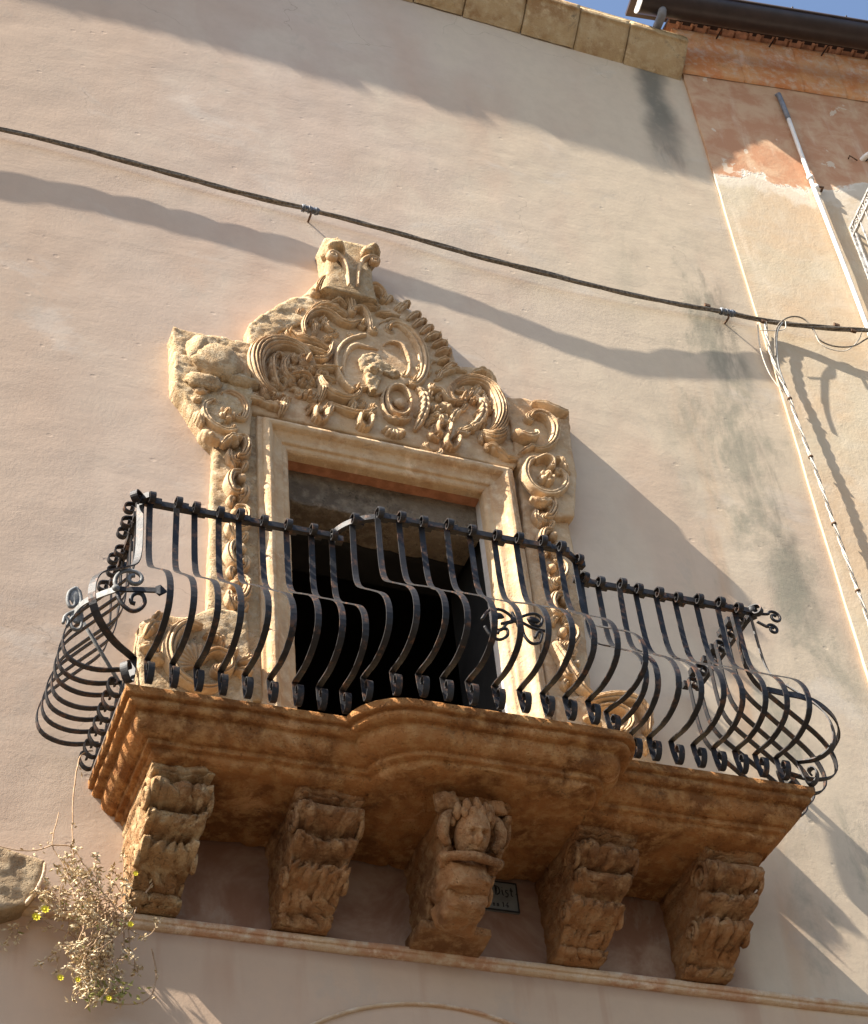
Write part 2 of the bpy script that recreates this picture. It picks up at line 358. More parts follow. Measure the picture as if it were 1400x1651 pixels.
mb.build('room_shell', M_DARK, facade, smooth=False)
# open inner door leaf edge, barely visible
mb = MB(); mb.box((OX0 + .02, .42, 6.43), (OX0 + .07, 1.0, 8.44)); mb.box((OX0 + .035, .40, 6.43), (OX0 + .055, .42, 8.44))
mb.build('door_leaf', M_DARK, facade, smooth=False)

# string course ledge
def prof_run(prof, x0, x1, res=.04, amp=.004, y=0., z=0., fr=None, seed=0., jog=None):
    """prof: list of (out, z); runs along x"""
    pr = cat_rom(prof, len(prof) * 4) if len(prof) > 2 else np.array(prof)
    pr = np.vstack([np.vstack([a + (b - a) * t for t in np.linspace(0, 1, 4)[:-1]]) for a, b in zip(np.array(prof)[:-1], np.array(prof)[1:])] + [np.array(prof)[-1:]])
    gx = np.linspace(x0, x1, max(2, int((x1 - x0) / res)))
    P = np.array([(x, y - o, z + h) for o, h in pr for x in gx])
    q = P + seed; d = fbm(q * 16, 3) * amp; lo = fbm(q * 2.2, 2) * amp * 1.2
    P[:, 1] += d; P[:, 2] += lo + fbm(q * 12 + 4, 2) * amp * .8
    if fr is not None: P = np.array([fr(*p) for p in P])
    return P, grid_faces(len(pr), len(gx))
LP = [(-.02, 5.772), (.036, 5.770), (.044, 5.766), (.045, 5.752), (.040, 5.744), (.030, 5.742), (.028, 5.730), (.014, 5.722), (-.02, 5.720)]
P_, F_ = prof_run(LP, .2, 5.55, .025, .0028); obj('string_course', P_, F_, M_LEDGE, facade)
# arched hood moulding of the window below
ac = [(x, 4.70 + .80 * math.sqrt(max(0, 1 - ((x - 2.80) / .95) ** 2))) for x in np.linspace(2.80 - .95, 2.80 + .95, 60)]
av = np.array([(2.80 + (.95 + r) * math.cos(a), y, 4.715 + (.80 + r) * math.sin(a)) for a in np.linspace(math.pi, 0, 70) for r, y in ((.0, .01), (.0, -.014), (.005, -.020), (.012, -.020), (.017, -.012), (.020, .01))])
obj('window_hood', av, grid_faces(70, 6), M_LEDGE, facade)

# cornice: separate eaves stones with joints
cp = np.array([(0.0, 13.74), (.05, 13.775), (.11, 13.83), (.17, 13.89), (.205, 13.935), (.225, 13.94), (.225, 14.0), (.0, 14.02)])
joints = [x for x in (-1.6, -1.05, -.55, -.1, .42, .9, 1.41, 1.9, 2.35, 2.86, 3.32, 3.72)]
jp = [at(p[0], p[1], -.1)[0] for p in ((754, 17), (848, 42), (934, 68), (1016, 95))] + [5.525]
joints = [j for j in joints if j < jp[0] - .25] + jp
for i, (a, b) in enumerate(zip(joints[:-1], joints[1:])):
    g = .006; P_, F_ = prof_run(cp.tolist(), a + g, b - g, .03, .005, seed=i * 3.1)
    n = len(P_); dz = random.uniform(-.008, .008); dy = random.uniform(-.01, .006)
    P_[:, 1] += dy; P_[:, 2] += dz
    m_ = len(F_); nx = max(2, int((b - a - 2 * g) / .03)); rows = n // nx
    F_ += [tuple(r * nx for r in range(rows)), tuple(r * nx + nx - 1 for r in range(rows))[::-1]]
    obj('eaves_stone', P_, F_, M_CORN, facade)
mb = MB(); mb.box((-9, -.205, 14.003), (5.53, .6, 14.045)); mb.box((-9, -.13, 13.76), (-1.61, .0, 13.98)); mb.build('roof_bed', M_CORN, facade, smooth=False)
mb = MB()  # roof slope and returns so the house is closed
mb.box((-9, .05, 0), (-8.95, 9, 14)); mb.box((-9, 8.95, 0), (5.5, 9, 14)); mb.box((-9, .6, 14.0), (5.5, 9, 14.1)); mb.build('rear_walls', M_PL, facade, smooth=False)

# ------------------------------------------------------------------ NEIGHBOUR HOUSE
nb = thing('neighbour_house', 'orange and cream peeling house on the right with red parapet and dark gutter', 'house', tuple(KC))
s0, s1 = 0.0, 9.0
gs = np.unique(np.r_[np.arange(0, 2.6, .04), np.linspace(2.6, 9, 6)]); gz = np.unique(np.r_[0, 3, 6, np.arange(7, 13.95, .05), 13.95])
Pn = np.array([(s, .022, z) for z in gz for s in gs]); d = .006 * fbm(Pn * 1.4 + 5, 3) + .0015 * fbm(Pn * 8, 2); Pn[:, 1] += d
edge_w = (Pn[:, 0] < .001); Pn[edge_w, 0] += .006 * fbm(Pn[edge_w] * 3, 3)
Pw = np.array([RW(*p) for p in Pn]); F = grid_faces(len(gz), len(gs))
# return edge facing the main facade
m = len(gs); ret = np.array([[Pw[i * m], Pw[i * m] - KN * .04] for i in range(len(gz))]).reshape(-1, 3)
F2 = [(len(Pw) + 2 * i, len(Pw) + 2 * i + 1, len(Pw) + 2 * i + 3, len(Pw) + 2 * i + 2) for i in range(len(gz) - 1)]
obj('wall', np.vstack([Pw, ret]), F + F2, M_NB, nb)
mb = MB(); mb.box((8.95, -8, 0), (9, 0, 14), RW); mb.build('side_wall', M_NB, nb, smooth=False)
# orange parapet band in rendered blocks
pp = [(.03, 13.80), (.052, 13.815), (.055, 13.85), (.062, 14.05), (.075, 14.25), (.08, 14.36), (.0, 14.37)]
bj = [-.02, .50, 1.0, 1.36, 2.0, 2.6, 4, 9]
for a, b in zip(bj[:-1], bj[1:]):
    P_, F_ = prof_run(pp, a + .002, b - .002, .05, .004, fr=lambda x, y, z: RW(x, -y, z), seed=a)
    nx = max(2, int((b - a - .004) / .05)); rows = len(P_) // nx
    F_ += [tuple(r * nx for r in range(rows))]
    obj('parapet_block', P_, F_, M_ORANGE, nb)
tb = None
for i in range(24):
    s = -.01 + i * .115; a = np.linspace(0, math.pi, 8)
    if tb is None:
        V = np.array([np.array([0, 0, 14.375]) + KU * ((r) * math.cos(t)) + KN * o + np.array([0, 0, .62 * r * math.sin(t)]) for o, r in ((.125, .062), (-.3, .05), (-.3, .038), (.125, .050), (.125, .062)) for t in a]) + KC
        tb = obj('roof_tile', V, grid_faces(5, 8), M_TERRA, nb); tb.location = Vector(KU * s) + Vector((0, 0, 0))
    else:
        o = tb.copy(); link(o, nb); o.location = Vector(KU * s) + Vector((0, 0, random.uniform(-.006, .008)))
mb = MB(); mb.box((0.02, -.5, 14.3), (9, .07, 14.38), RW); mb.box((0.0, -5, 14.42), (9, .3, 14.50), RW); mb.build('roof_bed', M_TERRA, nb, smooth=False)
# big dark gutter
def half_pipe(s0, s1, off, z, r):
    V = []
    for s in np.linspace(s0, s1, 30):
        for t in np.linspace(math.pi, 2 * math.pi, 13): V.append(RW(s, off + r * math.cos(t), z + r * math.sin(t)))
        for t in np.linspace(2 * math.pi, math.pi, 13): V.append(RW(s, off + (r - .006) * math.cos(t), z + (r - .006) * math.sin(t)))
    return V, grid_faces(30, 26, True)
GOFF, GZ = .40, 14.16
V, F = half_pipe(-.42, 8, GOFF, GZ, .115); gut = obj('gutter', V, F, M_GUT, nb)
mb = MB(); V, F = tube([RW(-.42, GOFF + .115, GZ), RW(8, GOFF + .115, GZ)], .012, 8); mb.add(V, F)
V, F = tube([RW(-.42, GOFF - .115, GZ), RW(8, GOFF - .115, GZ)], .008, 8); mb.add(V, F); mb.build('gutter_rim', M_GUT, gut)
capv = [RW(-.421, GOFF + .115 * math.cos(t), GZ + .115 * math.sin(t)) for t in np.linspace(math.pi, 2 * math.pi, 15)]
capv += [v - KU * .006 for v in capv]; obj('end_cap', capv, [tuple(range(15)), tuple(range(15, 30))[::-1]] + [(i, i + 1, i + 16, i + 15) for i in range(14)], M_GRILLE, gut, smooth=False)  # pale cap on the dark gutter: sun on the end put into the colour
for s in (-.1, .35, .8, 1.25, 1.7, 2.4, 3.1):
    mb = MB(); V, F = tube([RW(s, GOFF + .128, GZ + .015), RW(s, GOFF + .02, GZ + .03), RW(s, .0, GZ + .18)], .007, 6); mb.add(V, F); mb.build('gutter_hook', M_GUT, gut)
V, F = tube(cat_rom([RW(-.25, GOFF, GZ - .09), RW(-.25, GOFF - .03, GZ - .135), RW(-.25, GOFF - .14, GZ - .125), RW(-.25, .05, GZ - .08)], 16), .034, 12); obj('spout', V, F, M_PIPEG, nb)
mb = MB(); mb.box((-.40, .10, 14.40), (9, GOFF - .04, 14.43), RW); mb.box((-.02, .0, 14.42), (9, .05, 14.50), RW); mb.build('eaves_shade_board', M_GUT, nb, smooth=False)  # soffit hidden behind the gutter, placed to shade the parapet

# wall pipe with its collar
pipe = thing('wall_pipe', 'thin white pipe with grey top running down the orange peeling wall', 'pipe', tuple(RW(.741, .06, 11)))
pts = [at_r(1255, 150, .05), at_r(1272, 192, .055)]
V, F = tube([pts[0] - KN * .06, pts[0] - KN * .02, *[pts[0] + (pts[1] - pts[0]) * t for t in (.05, .5, 1.)]], .020, 10); obj('pipe_top', V, F, M_PIPEG, pipe)
V, F = tube(cat_rom([pts[1], at_r(1308, 290, .06), at_r(1400, 530, .06), at_r(1400, 530, .06) - np.array([0, 0, 3.5])], 40), .0165, 10); obj('pipe_length', V, F, M_PIPE, pipe)
for (px, py) in ((1307, 287), (1316, 303)):
    p = at_r(px, py, .06); V, F = tube([p + [0, 0, -.02], p + [0, 0, .02]], .025, 12); o = obj('pipe_collar', V, F, M_PIPE, pipe)
p = at_r(1313, 300, .06); V, F = tube([p, p + KU * .07 + KN * .0, p + KU * .07 - KN * .06], .010, 8); obj('pipe_bracket', V, F, M_RUST, pipe)
# stub pipe
stub = thing('pipe_stub', 'short white pipe stub poking out of the cream wall at the right edge', 'pipe', tuple(at_r(1395, 255, .0)))
p = at_r(1394, 256, .03); V, F = tube([p - KN * .06 - KU * .03, p + KN * .02, p + KN * .06 + KU * .03], .022, 12, cap=False); obj('stub', V, F, M_PIPE, stub)
V, F = tube([p - KN * .05, p + KN * .055 + KU * .024], .016, 10); obj('stub_bore_shade', V, F, M_DARK, stub)  # near-black plug standing for the shade inside the pipe mouth
pk = at_r(1368, 256, .02); V, F = tube([pk - KN * .05, pk + KN * .03, pk + KN * .03 + np.array([0, 0, -.0]) + KU * .05 - [0, 0, .05]], .006, 6); V2, F2 = V, F
hook = thing('wall_hook', 'small rusty hook beside the white pipe stub', 'hook', tuple(pk)); obj('hook_rod', V, F, M_RUST, hook)

# iron balcony box of the neighbour, cut by the right edge
gr = thing('neighbour_balcony_grille', 'corner of a grey scrolled iron balcony cut off by the right edge', 'balcony railing', tuple(at_r(1385, 420, .25)))
a0 = at_r(1372, 368, .03); sgr = (a0 - KC) @ KU; zgr = a0[2]
mb = MB()
for z in (zgr, zgr - .085, zgr - .9): mb.box((sgr - .010, .02, z - .009), (sgr + .010, .62, z + .009), RW); mb.box((sgr + .011, .60, z - .009), (sgr + 1.5, .62, z + .009), RW)
mb.box((sgr - .012, .015, zgr - .93), (sgr + .012, .038, zgr + .012), RW); mb.build('frame', M_GRILLE, gr, smooth=False)
for i in range(6):
    o_ = .06 + i * .095; mb = MB(); mb.box((sgr - .005, o_, zgr - .9), (sgr + .005, o_ + .010, zgr - .01), RW); mb.build('upright', M_GRILLE, gr, smooth=False)
    t = np.linspace(0, 2 * math.pi * 1.3, 20); r = .030 * (1 - t / t[-1] * .7)
    V, F = tube([RW(sgr, o_ + .052 + r_ * math.cos(q), zgr - .043 + r_ * math.sin(q)) for q, r_ in zip(t, r)], .0055, 5); obj('scroll', V, F, M_GRILLE, gr)
for i in range(12):
    s = sgr + .1 + i * .11; mb = MB(); mb.box((s, .605, zgr - .9), (s + .010, .615, zgr - .01), RW); mb.build('upright', M_GRILLE, gr, smooth=False)
mb = MB(); mb.box((sgr - .05, .0, zgr - 1.02), (sgr + 1.5, .68, zgr - .94), RW); mb.build('floor_slab', M_GRILLE, gr, smooth=False)

# ------------------------------------------------------------------ CARVED DOOR SURROUND
sur = thing('carved_door_surround', 'golden baroque stone door surround with scrollwork pediment, cartouche and broken ends', 'door surround', (2.8, 0, 6.42))
def inside(poly, X, Z):
    c_ = np.zeros(X.shape, bool); n = len(poly)
    for i in range(n):
        (x1, z1), (x2, z2) = poly[i], poly[(i + 1) % n]
        cond = ((z1 > Z) != (z2 > Z)); xi = (x2 - x1) * (Z - z1) / (z2 - z1 + 1e-12) + x1
        c_ ^= cond & (X < xi)
    return c_
def nearest(poly, p):
    A = np.array(poly); Bv = np.roll(A, -1, 0); d = Bv - A
    t = np.clip(((p - A) * d).sum(1) / ((d * d).sum(1) + 1e-12), 0, 1); q = A + d * t[:, None]
    return q[np.argmin(((q - p) ** 2).sum(1))]
def plate(name, poly, yf, m, parent, yb=.02, res=.014, rough=.004, relief=None, label=None, ragged=.0, fs=18., smooth=True):
    poly = np.asarray(poly, float)
    x0, z0 = poly.min(0) - res; x1, z1 = poly.max(0) + res
    gx = np.arange(x0, x1 + res, res); gz = np.arange(z0, z1 + res, res); X, Z = np.meshgrid(gx, gz); nx = len(gx)
    cx, cz = X[:-1, :-1] + res / 2, Z[:-1, :-1] + res / 2; ins = inside(poly, cx, cz)
    idx = {}; V = []; F = []
    for i, j in zip(*np.nonzero(ins)):
        f_ = []
        for a, b in ((i, j), (i, j + 1), (i + 1, j + 1), (i + 1, j)):
            k = a * nx + b
            if k not in idx: idx[k] = len(V); V.append((gx[b], gz[a]))
            f_.append(idx[k])
        F.append(tuple(f_))
    V = np.array(V); cnt = {}
    for f_ in F:
        for a, b in zip(f_, f_[1:] + f_[:1]):
            e = (min(a, b), max(a, b)); cnt.setdefault(e, []).append((a, b))
    bnd = [v[0] for v in cnt.values() if len(v) == 1]; bv = sorted({a for e in bnd for a in e})
    for b in bv: V[b] = nearest(poly, V[b])
    P = np.stack([V[:, 0], np.full(len(V), yf), V[:, 1]], 1)
    if relief is not None: P[:, 1] -= relief(P[:, 0], P[:, 2])
    P[:, 1] += rough * fbm(P * fs, 3) * 1.2 + rough * .5 * fbm(P * fs * 3, 2)
    isb = np.zeros(len(V), bool); isb[bv] = True
    P[isb, 1] += .004
    if ragged: P[isb, 0] += ragged * fbm(P[isb] * 20 + 3, 3); P[isb, 2] += ragged * fbm(P[isb] * 20 + 30, 3)
    rows = [P]; mp = {b: i for i, b in enumerate(bv)}; nb_ = len(bv); L = 4; base = len(P); FF = list(F)
    for l in range(1, L + 1):
        Q = P[bv].copy(); Q[:, 1] += (yb - Q[:, 1]) * l / L
        if l < L: Q += rough * .9 * np.stack([fbm(Q * fs + 7 * k, 2) for k in range(3)], 1)
        rows.append(Q)
    for a, b in bnd:
        pa, pb = a, b
        for l in range(L):
            na, nb2 = base + l * nb_ + mp[a], base + l * nb_ + mp[b]
            FF.append((pb, pa, na, nb2)); pa, pb = na, nb2
    return obj(name, np.vstack(rows), FF, m, parent, smooth=smooth, label=label)

def spiral(center, r, a0, turns, r_end=.25, n=26):
    a = a0 + np.linspace(0, turns * 2 * math.pi, n); rr = r * (1 - (1 - r_end) * np.linspace(0, 1, n))
    return np.stack([center[0] + rr * np.cos(a), center[1] + rr * np.sin(a)], 1)
def add_curl(P, r, turns, sense, r_end=.22):
    """continue a path by an inward spiral (sense +1 turns left, -1 right, in the x-z plane)"""
    P = np.asarray(P, float); t = P[-1] - P[-2]; t /= np.linalg.norm(t); nrm = np.array([-t[1], t[0]]) * sense
    c_ = P[-1] + nrm * r; a0 = math.atan2(P[-1][1] - c_[1], P[-1][0] - c_[0])
    n = max(10, int(20 * turns)); return np.vstack([P, spiral(c_, r, a0, turns * sense, r_end, n)[1:]])
def stroke(name, P, wd, h, y0, parent=sur, m=None, flutes=2, lobes=0, fdep=.42, curl0=None, curl1=None, n=None, M_=13, tip=.25, seed=0., skew=.6, taper=True, bead=True, label=None):
    """a carved ribbon: wd = half widths along it, h = height over the ground plane y0, flutes = grooves along it, lobes = leaf teeth"""
    P = np.asarray(P, float); flutes = flutes + 1 if name in ('scroll', 'leaf') else flutes; M_ = max(M_, 6 * flutes + 1)
    L0 = len(P)
    P = cat_rom(P, max(8, 4 * len(P)))
    if curl1: P = add_curl(P, *curl1)
    if curl0: P = add_curl(P[::-1], *curl0)[::-1]
    Ls = np.r_[0, np.cumsum(np.linalg.norm(np.diff(P, axis=0), axis=1))]
    n = n or int(np.clip(Ls[-1] / .0055, 16, 120)); s = np.linspace(0, Ls[-1], n)
    C_ = np.stack([np.interp(s, Ls, P[:, 0]), np.interp(s, Ls, P[:, 1])], 1); u = s / Ls[-1]
    T = np.gradient(C_, axis=0); T /= np.linalg.norm(T, axis=1)[:, None] + 1e-12; N = np.stack([-T[:, 1], T[:, 0]], 1)
    wd = np.interp(u, np.linspace(0, 1, len(np.atleast_1d(wd))), np.atleast_1d(wd)) if np.ndim(wd) else np.full(n, wd)
    if taper: e = np.minimum(1, np.minimum(u, 1 - u) * Ls[-1] / .010); wd = wd * (tip + (1 - tip) * np.sqrt(np.clip(e, 0, 1)))
    v = np.linspace(-1, 1, M_); U, Vv = np.meshgrid(u, v, indexing='ij'); W = wd[:, None] * np.ones_like(Vv)
    prof = np.sqrt(np.clip(1 - np.abs(Vv) ** 2.6, 0, 1))
    if flutes: prof = prof * (1 - fdep * (1 - np.abs(np.sin(math.pi * flutes * (Vv + 1) / 2)) ** .55) * (np.abs(Vv) < .95))
    if lobes:
        ph = U * lobes - np.abs(Vv) * skew; lb = np.abs(np.sin(ph * math.pi))
        W = W * (1 - .34 * (1 - lb ** .6) * np.abs(Vv) ** 1.5); prof = prof * (1 - .45 * (1 - lb ** .7) * np.abs(Vv) ** .8)
    ww = np.clip(wd / wd.max(), .45, 1)[:, None]
    H = h * prof * ww
    X = C_[:, 0][:, None] + N[:, 0][:, None] * Vv * W; Z = C_[:, 1][:, None] + N[:, 1][:, None] * Vv * W
    Y = y0 - H; Y[:, 0] = y0 + .015; Y[:, -1] = y0 + .015
    Pp = np.stack([X, Y, Z], -1).reshape(-1, 3)
    e_ = .0022 * fbm(Pp * 45 + seed, 2) + .0016 * fbm(Pp * 130, 1); Pp[:, 1] += e_ * 1.3; Pp[:, 0] += e_ * .6; Pp[:, 2] += .0018 * fbm(Pp * 50 + 9, 2)
    F = grid_faces(n, M_) + [tuple(range(M_)), tuple(range((n - 1) * M_, n * M_))[::-1]]
    V = [Pp]; tot = n * M_
    if bead:
        for cc, flag in ((C_[-1], curl1), (C_[0], curl0)):
            if flag:
                r = flag[0] * .42; bV, bF = ball((cc[0], y0 - h * .55, cc[1]), (r, h * .6, r), 8, 6); F += [tuple(i + tot for i in f_) for f_ in bF]; V.append(bV); tot += len(bV)
    return obj(name, np.vstack(V), F, m or M_CARVE, parent, label=label)
def ball(c_, r, k=12, q=8, amp=0.):
    V = []; r = np.broadcast_to(r, (3,))
    for i in range(q + 1):
        p = math.pi * i / q
        for j in range(k):
            a = 2 * math.pi * j / k; V.append((math.sin(p) * math.cos(a), math.sin(p) * math.sin(a), math.cos(p)))
    V = np.array(V); 
    if amp: V = V * (1 + amp * fbm(V * 2.2 + np.array(c_) * 9, 3)[:, None])
    return V * r + np.array(c_), grid_faces(q + 1, k, True)
def sblock(c_, r, e=.45, k=32, q=22, amp=.0, sc=9.):
    V = []; sg = lambda v, p: math.copysign(abs(v) ** p, v)
    for i in range(q + 1):
        p = math.pi * i / q
        for j in range(k):
            a = 2 * math.pi * (j + .5) / k; V.append((sg(math.sin(p), e) * sg(math.cos(a), e), sg(math.sin(p), e) * sg(math.sin(a), e), sg(math.cos(p), e)))
    V = np.array(V) * np.broadcast_to(r, (3,)) + np.array(c_)
    V = V + amp * np.stack([fbm(V * sc + 7 * i, 4) for i in range(3)], 1)
    return V, grid_faces(q + 1, k, True)
def lump(name, c_, r, parent=sur, m=None, amp=.35, k=22, q=14, label=None):
    V, F = ball(c_, r, k, q, amp); V += .003 * np.stack([fbm(V * 40 + 5 * i, 2) for i in range(3)], 1); return obj(name, V, F, m or M_CARVE, parent, label=label)
def rosette(name, c_, r, y0, h, petals=5, parent=sur, m=None, a0=0., rings=2):
    nr, na = 14, 60; V = []
    for i in range(nr):
        q = i / (nr - 1)
        for j in range(na):
            a = 2 * math.pi * j / na; pet = abs(math.cos((a - a0) * petals / 2)) ** .6
            rr = r * q * (1 - .25 * (1 - pet) * q); sw = math.sin(q * math.pi * rings) ** 2
            hh = h * ((1 - q ** 3) * (.45 + .35 * pet * q) + .25 * sw * pet + .5 * math.exp(-(q / .22) ** 2))
            V.append((c_[0] + rr * math.cos(a), y0 - hh + (.012 if i == nr - 1 else 0), c_[1] + rr * math.sin(a)))
    V = np.array(V); V[:, 1] += .003 * fbm(V * 60, 2); return obj(name, V, grid_faces(nr, na, True), m or M_CARVE, parent)
def shell(name, c_, r, y0, h, a0, a1, ribs, parent=sur, m=None, r0=.15):
    nr, na = 14, ribs * 8; V = []
    for i in range(nr):
        q = i / (nr - 1)
        for j in range(na):
            t = j / (na - 1); a = a0 + (a1 - a0) * t; rb = abs(math.sin(t * ribs * math.pi)) ** .6
            rr = r * (r0 + (1 - r0) * q) * (1 - .12 * (1 - rb) * q); hh = h * (.35 + .65 * q ** .8) * (.55 + .45 * rb) * (1 - q ** 8 * .8)
            V.append((c_[0] + rr * math.cos(a), y0 - hh + (.02 if i in (0, nr - 1) or j in (0, na - 1) else 0), c_[1] + rr * math.sin(a)))
    V = np.array(V); V[:, 1] += .003 * fbm(V * 60, 2); return obj(name, V, grid_faces(nr, na), m or M_CARVE, parent)

YP = -.085       # front plane of the pediment ground
# --- backing slabs, outlines taken from the photo
ped = [(398, 640), (400, 600), (401, 522), (430, 503), (467, 481), (487, 478), (514, 452), (560, 440), (606, 455), (640, 484), (672, 510), (705, 545), (727, 560), (738, 590), (770, 592),
       (800, 615), (815, 640), (838, 660), (838, 742), (830, 755), (640, 712), (440, 672), (400, 662)]
plate('pediment_ground', xz(ped, YP), YP, M_CARVE, sur, rough=.004, ragged=.006)
ear_l = [(279, 527), (310, 533), (350, 542), (404, 552), (408, 640), (400, 660), (345, 690), (312, 660), (283, 618)]
plate('broken_cornice_end', xz(ear_l, -.12), -.12, M_ROUGHST, sur, rough=.009, ragged=.012, res=.011, label='broken left cornice end with chipped grey faces')
ear_r = [(815, 640), (850, 642), (885, 655), (918, 664), (922, 720), (930, 765), (927, 832), (895, 834), (850, 760), (836, 745)]
plate('broken_cornice_end', xz(ear_r, -.105), -.105, M_CARVE, sur, rough=.007, ragged=.006, res=.011)
strip_l = [(308, 625), (420, 640), (421, 668), (432, 1130), (330, 1130), (345, 722), (322, 700)]
plate('jamb_ground', xz(strip_l, -.06), -.06, M_ROUGHST, sur, rough=.006, ragged=.004)
strip_r = [(836, 745), (905, 765), (915, 835), (935, 930), (960, 1180), (895, 1180), (850, 900)]
plate('jamb_ground', xz(strip_r, -.06), -.06, M_CARVE, sur, rough=.005, ragged=.004)
# rough upper slope of the pediment's left shoulder and the broken lumps
plate('shoulder_stone', xz([(401, 523), (432, 502), (468, 481), (500, 478), (512, 500), (490, 520), (450, 535), (420, 560), (405, 575)], -.10), -.108, M_ROUGHST, sur, rough=.008, ragged=.006, res=.010)
p = at(352, 578, -.16); lump('stone_lump', (p[0], -.125, p[2]), (.145, .075, .125), m=M_ROUGHST, amp=.22)
p = at(322, 560, -.15); lump('stone_lump', (p[0], -.11, p[2]), (.07, .07, .12), m=M_ROUGHST, amp=.3)
p = at(330, 612, -.15); lump('stone_lump', (p[0], -.12, p[2]), (.10, .06, .06), m=M_ROUGHST, amp=.3)
p = at(388, 612, -.13); lump('stone_lump', (p[0], -.09, p[2]), (.11, .07, .05), m=M_ROUGHST, amp=.3)

# --- architrave round the opening
ap = np.array([(-.012, .02), (-.012, -.035), (.0, -.048), (.022, -.052), (.028, -.066), (.06, -.072), (.082, -.088), (.088, -.104), (.098, -.120), (.114, -.127), (.132, -.120), (.142, -.104), (.144, -.088), (.166, -.086), (.170, -.03)])
def architrave_part(name, side):
    prof = np.vstack([a + (b - a) * t for a, b in zip(ap[:-1], ap[1:]) for t in (0, .34, .67)] + [ap[-1]])
    if side == 'top': S = np.linspace(OX0, OX1, 90)
    else: S = np.linspace(OZ0, OZ1, 150)
    V = []
    for o, y in prof:
        for s in S:
            if side == 'top':
                t = (s - OX0) / (OX1 - OX0); V.append((OX0 - o + t * (OX1 - OX0 + 2 * o), y, OZ1 + o))
            else:
                t = (s - OZ0) / (OZ1 - OZ0); z = OZ0 + t * (OZ1 - OZ0 + o); V.append(((OX0 - o) if side == 'l' else (OX1 + o), y, z))
    V = np.array(V); d = .0022 * fbm(V * 30, 3) + .003 * fbm(V * [8, 8, 8] + 4, 2)
    wear = np.clip(fbm(V * 11 + 8, 3) - .15, 0, 1) * .012 * (V[:, 1] < -.1)
    V[:, 1] += d * .7 + wear; 
    if side == 'top': V[:, 2] += d
    else: V[:, 0] += d
    return obj(name, V, grid_faces(len(prof), len(S)), M_CARVE, sur)
architrave_part('architrave_lintel', 'top'); architrave_part('architrave_jamb', 'l'); architrave_part('architrave_jamb', 'r')
mb = MB(); mb.box((OX0, -.03, OZ1 + .001), (OX1, .13, OZ1 + .25)); mb.build('door_soffit', simple('red_ochre_render', (.42, .19, .105), .95, .1, 0, .3, 14, .003), sur, smooth=False)

# --- carved work. half widths in metres (1 photo pixel is about 3.5 mm)
Y1 = YP
def S(name, pts, wd, h=.035, dy=0., **k): return stroke(name, xz(pts, Y1 - .03), np.asarray(wd) * 1.18, h * 1.3, Y1 - dy + .004, seed=random.random() * 9, **k)
# central cartouche: raised field, inner rim, thick outer scrolls
cart = c1([(1185, 655), (1110, 672), (1050, 705), (1015, 770), (1020, 850), (1060, 930), (1120, 985)]) + c2([(110, 700), (200, 760), (300, 720), (400, 690), (450, 600), (425, 500), (370, 400), (300, 350), (235, 345), (200, 385)])
plate('cartouche_field', xz(cart, YP - .02), YP - .020, M_CARVE, sur, yb=YP + .01, rough=.0015, res=.010, relief=lambda x, z: .012 * np.exp(-((x - 2.76) / .14) ** 2 - ((z - 9.36) / .2) ** 2))
S('cartouche_rim', c1([(1195, 665), (1110, 685), (1055, 720), (1025, 780), (1032, 860), (1070, 935), (1125, 985)]), .012, .040, flutes=0)
S('cartouche_rim', c1([(1270, 745), (1200, 735), (1130, 725), (1085, 760), (1068, 830), (1085, 910), (1130, 960)]), [.012, .018, .012, .006], .042, flutes=0)
S('cartouche_rim', c2([(235, 480), (270, 460), (335, 480), (378, 545), (388, 610), (370, 650)]), [.008, .014, .01, .009], .046, flutes=0, curl1=(.018, .8, -1))
S('scroll', c2([(262, 372), (300, 352), (350, 372), (410, 430), (455, 510), (470, 590), (458, 655), (425, 690)]), [.012, .020, .030, .034, .032, .026, .018], .058, flutes=2, curl0=(.026, 1.1, 1), curl1=(.020, .8, -1))
S('scroll', c2([(225, 345), (280, 325), (340, 345), (400, 395), (450, 460), (490, 560), (500, 640)]), [.008, .012, .014, .012, .010], .040, flutes=0)
plate('crest', xz(c2([(98, 560), (120, 535), (165, 527), (215, 535), (240, 575), (290, 605), (338, 655), (290, 660), (235, 630), (222, 680), (200, 740), (165, 735), (150, 690), (140, 640), (112, 600)]), -.13), -.142, M_ROUGHST, sur, yb=-.09, rough=.011, res=.008, ragged=.006, fs=30.)
p = xz(c2([(180, 615)]), -.14)[0]; lump('crest_boss', (p[0], -.145, p[1]), (.032, .03, .036), m=M_ROUGHST, amp=.5)
S('leaf', c1([(1140, 945), (1180, 955), (1240, 940)]), [.014, .020, .012], .040, flutes=1, lobes=4, curl1=(.014, .8, 1))
# scrolls over the cartouche
S('scroll', c1([(1150, 585), (1105, 602), (1050, 585), (990, 545), (930, 528), (870, 548), (842, 600), (850, 650)]), [.010, .013, .016, .018, .018, .016, .012], .050, flutes=2, curl0=(.028, 1.2, -1))
S('scroll', c1([(1110, 520), (1165, 515), (1200, 560), (1212, 610), (1215, 640)]), [.012, .015, .015, .012], .052, flutes=1, curl1=(.022, 1.1, 1), curl0=(.020, .7, 1))
S('leaf', c1([(1115, 505), (1080, 440), (1030, 385), (975, 358), (935, 378), (925, 420)]), [.014, .030, .034, .030, .020, .012], .060, dy=.004, flutes=4, curl1=(.022, .9, -1), fdep=.5)
S('leaf', c1([(1120, 540), (1110, 480), (1075, 425), (1020, 400)]), [.020, .024, .02, .01], .050, flutes=3, fdep=.5)
S('leaf', c1([(1095, 545), (1030, 515), (960, 490), (900, 505), (865, 535)]), [.012, .026, .026, .020, .010], .046, flutes=3, lobes=6, fdep=.45)
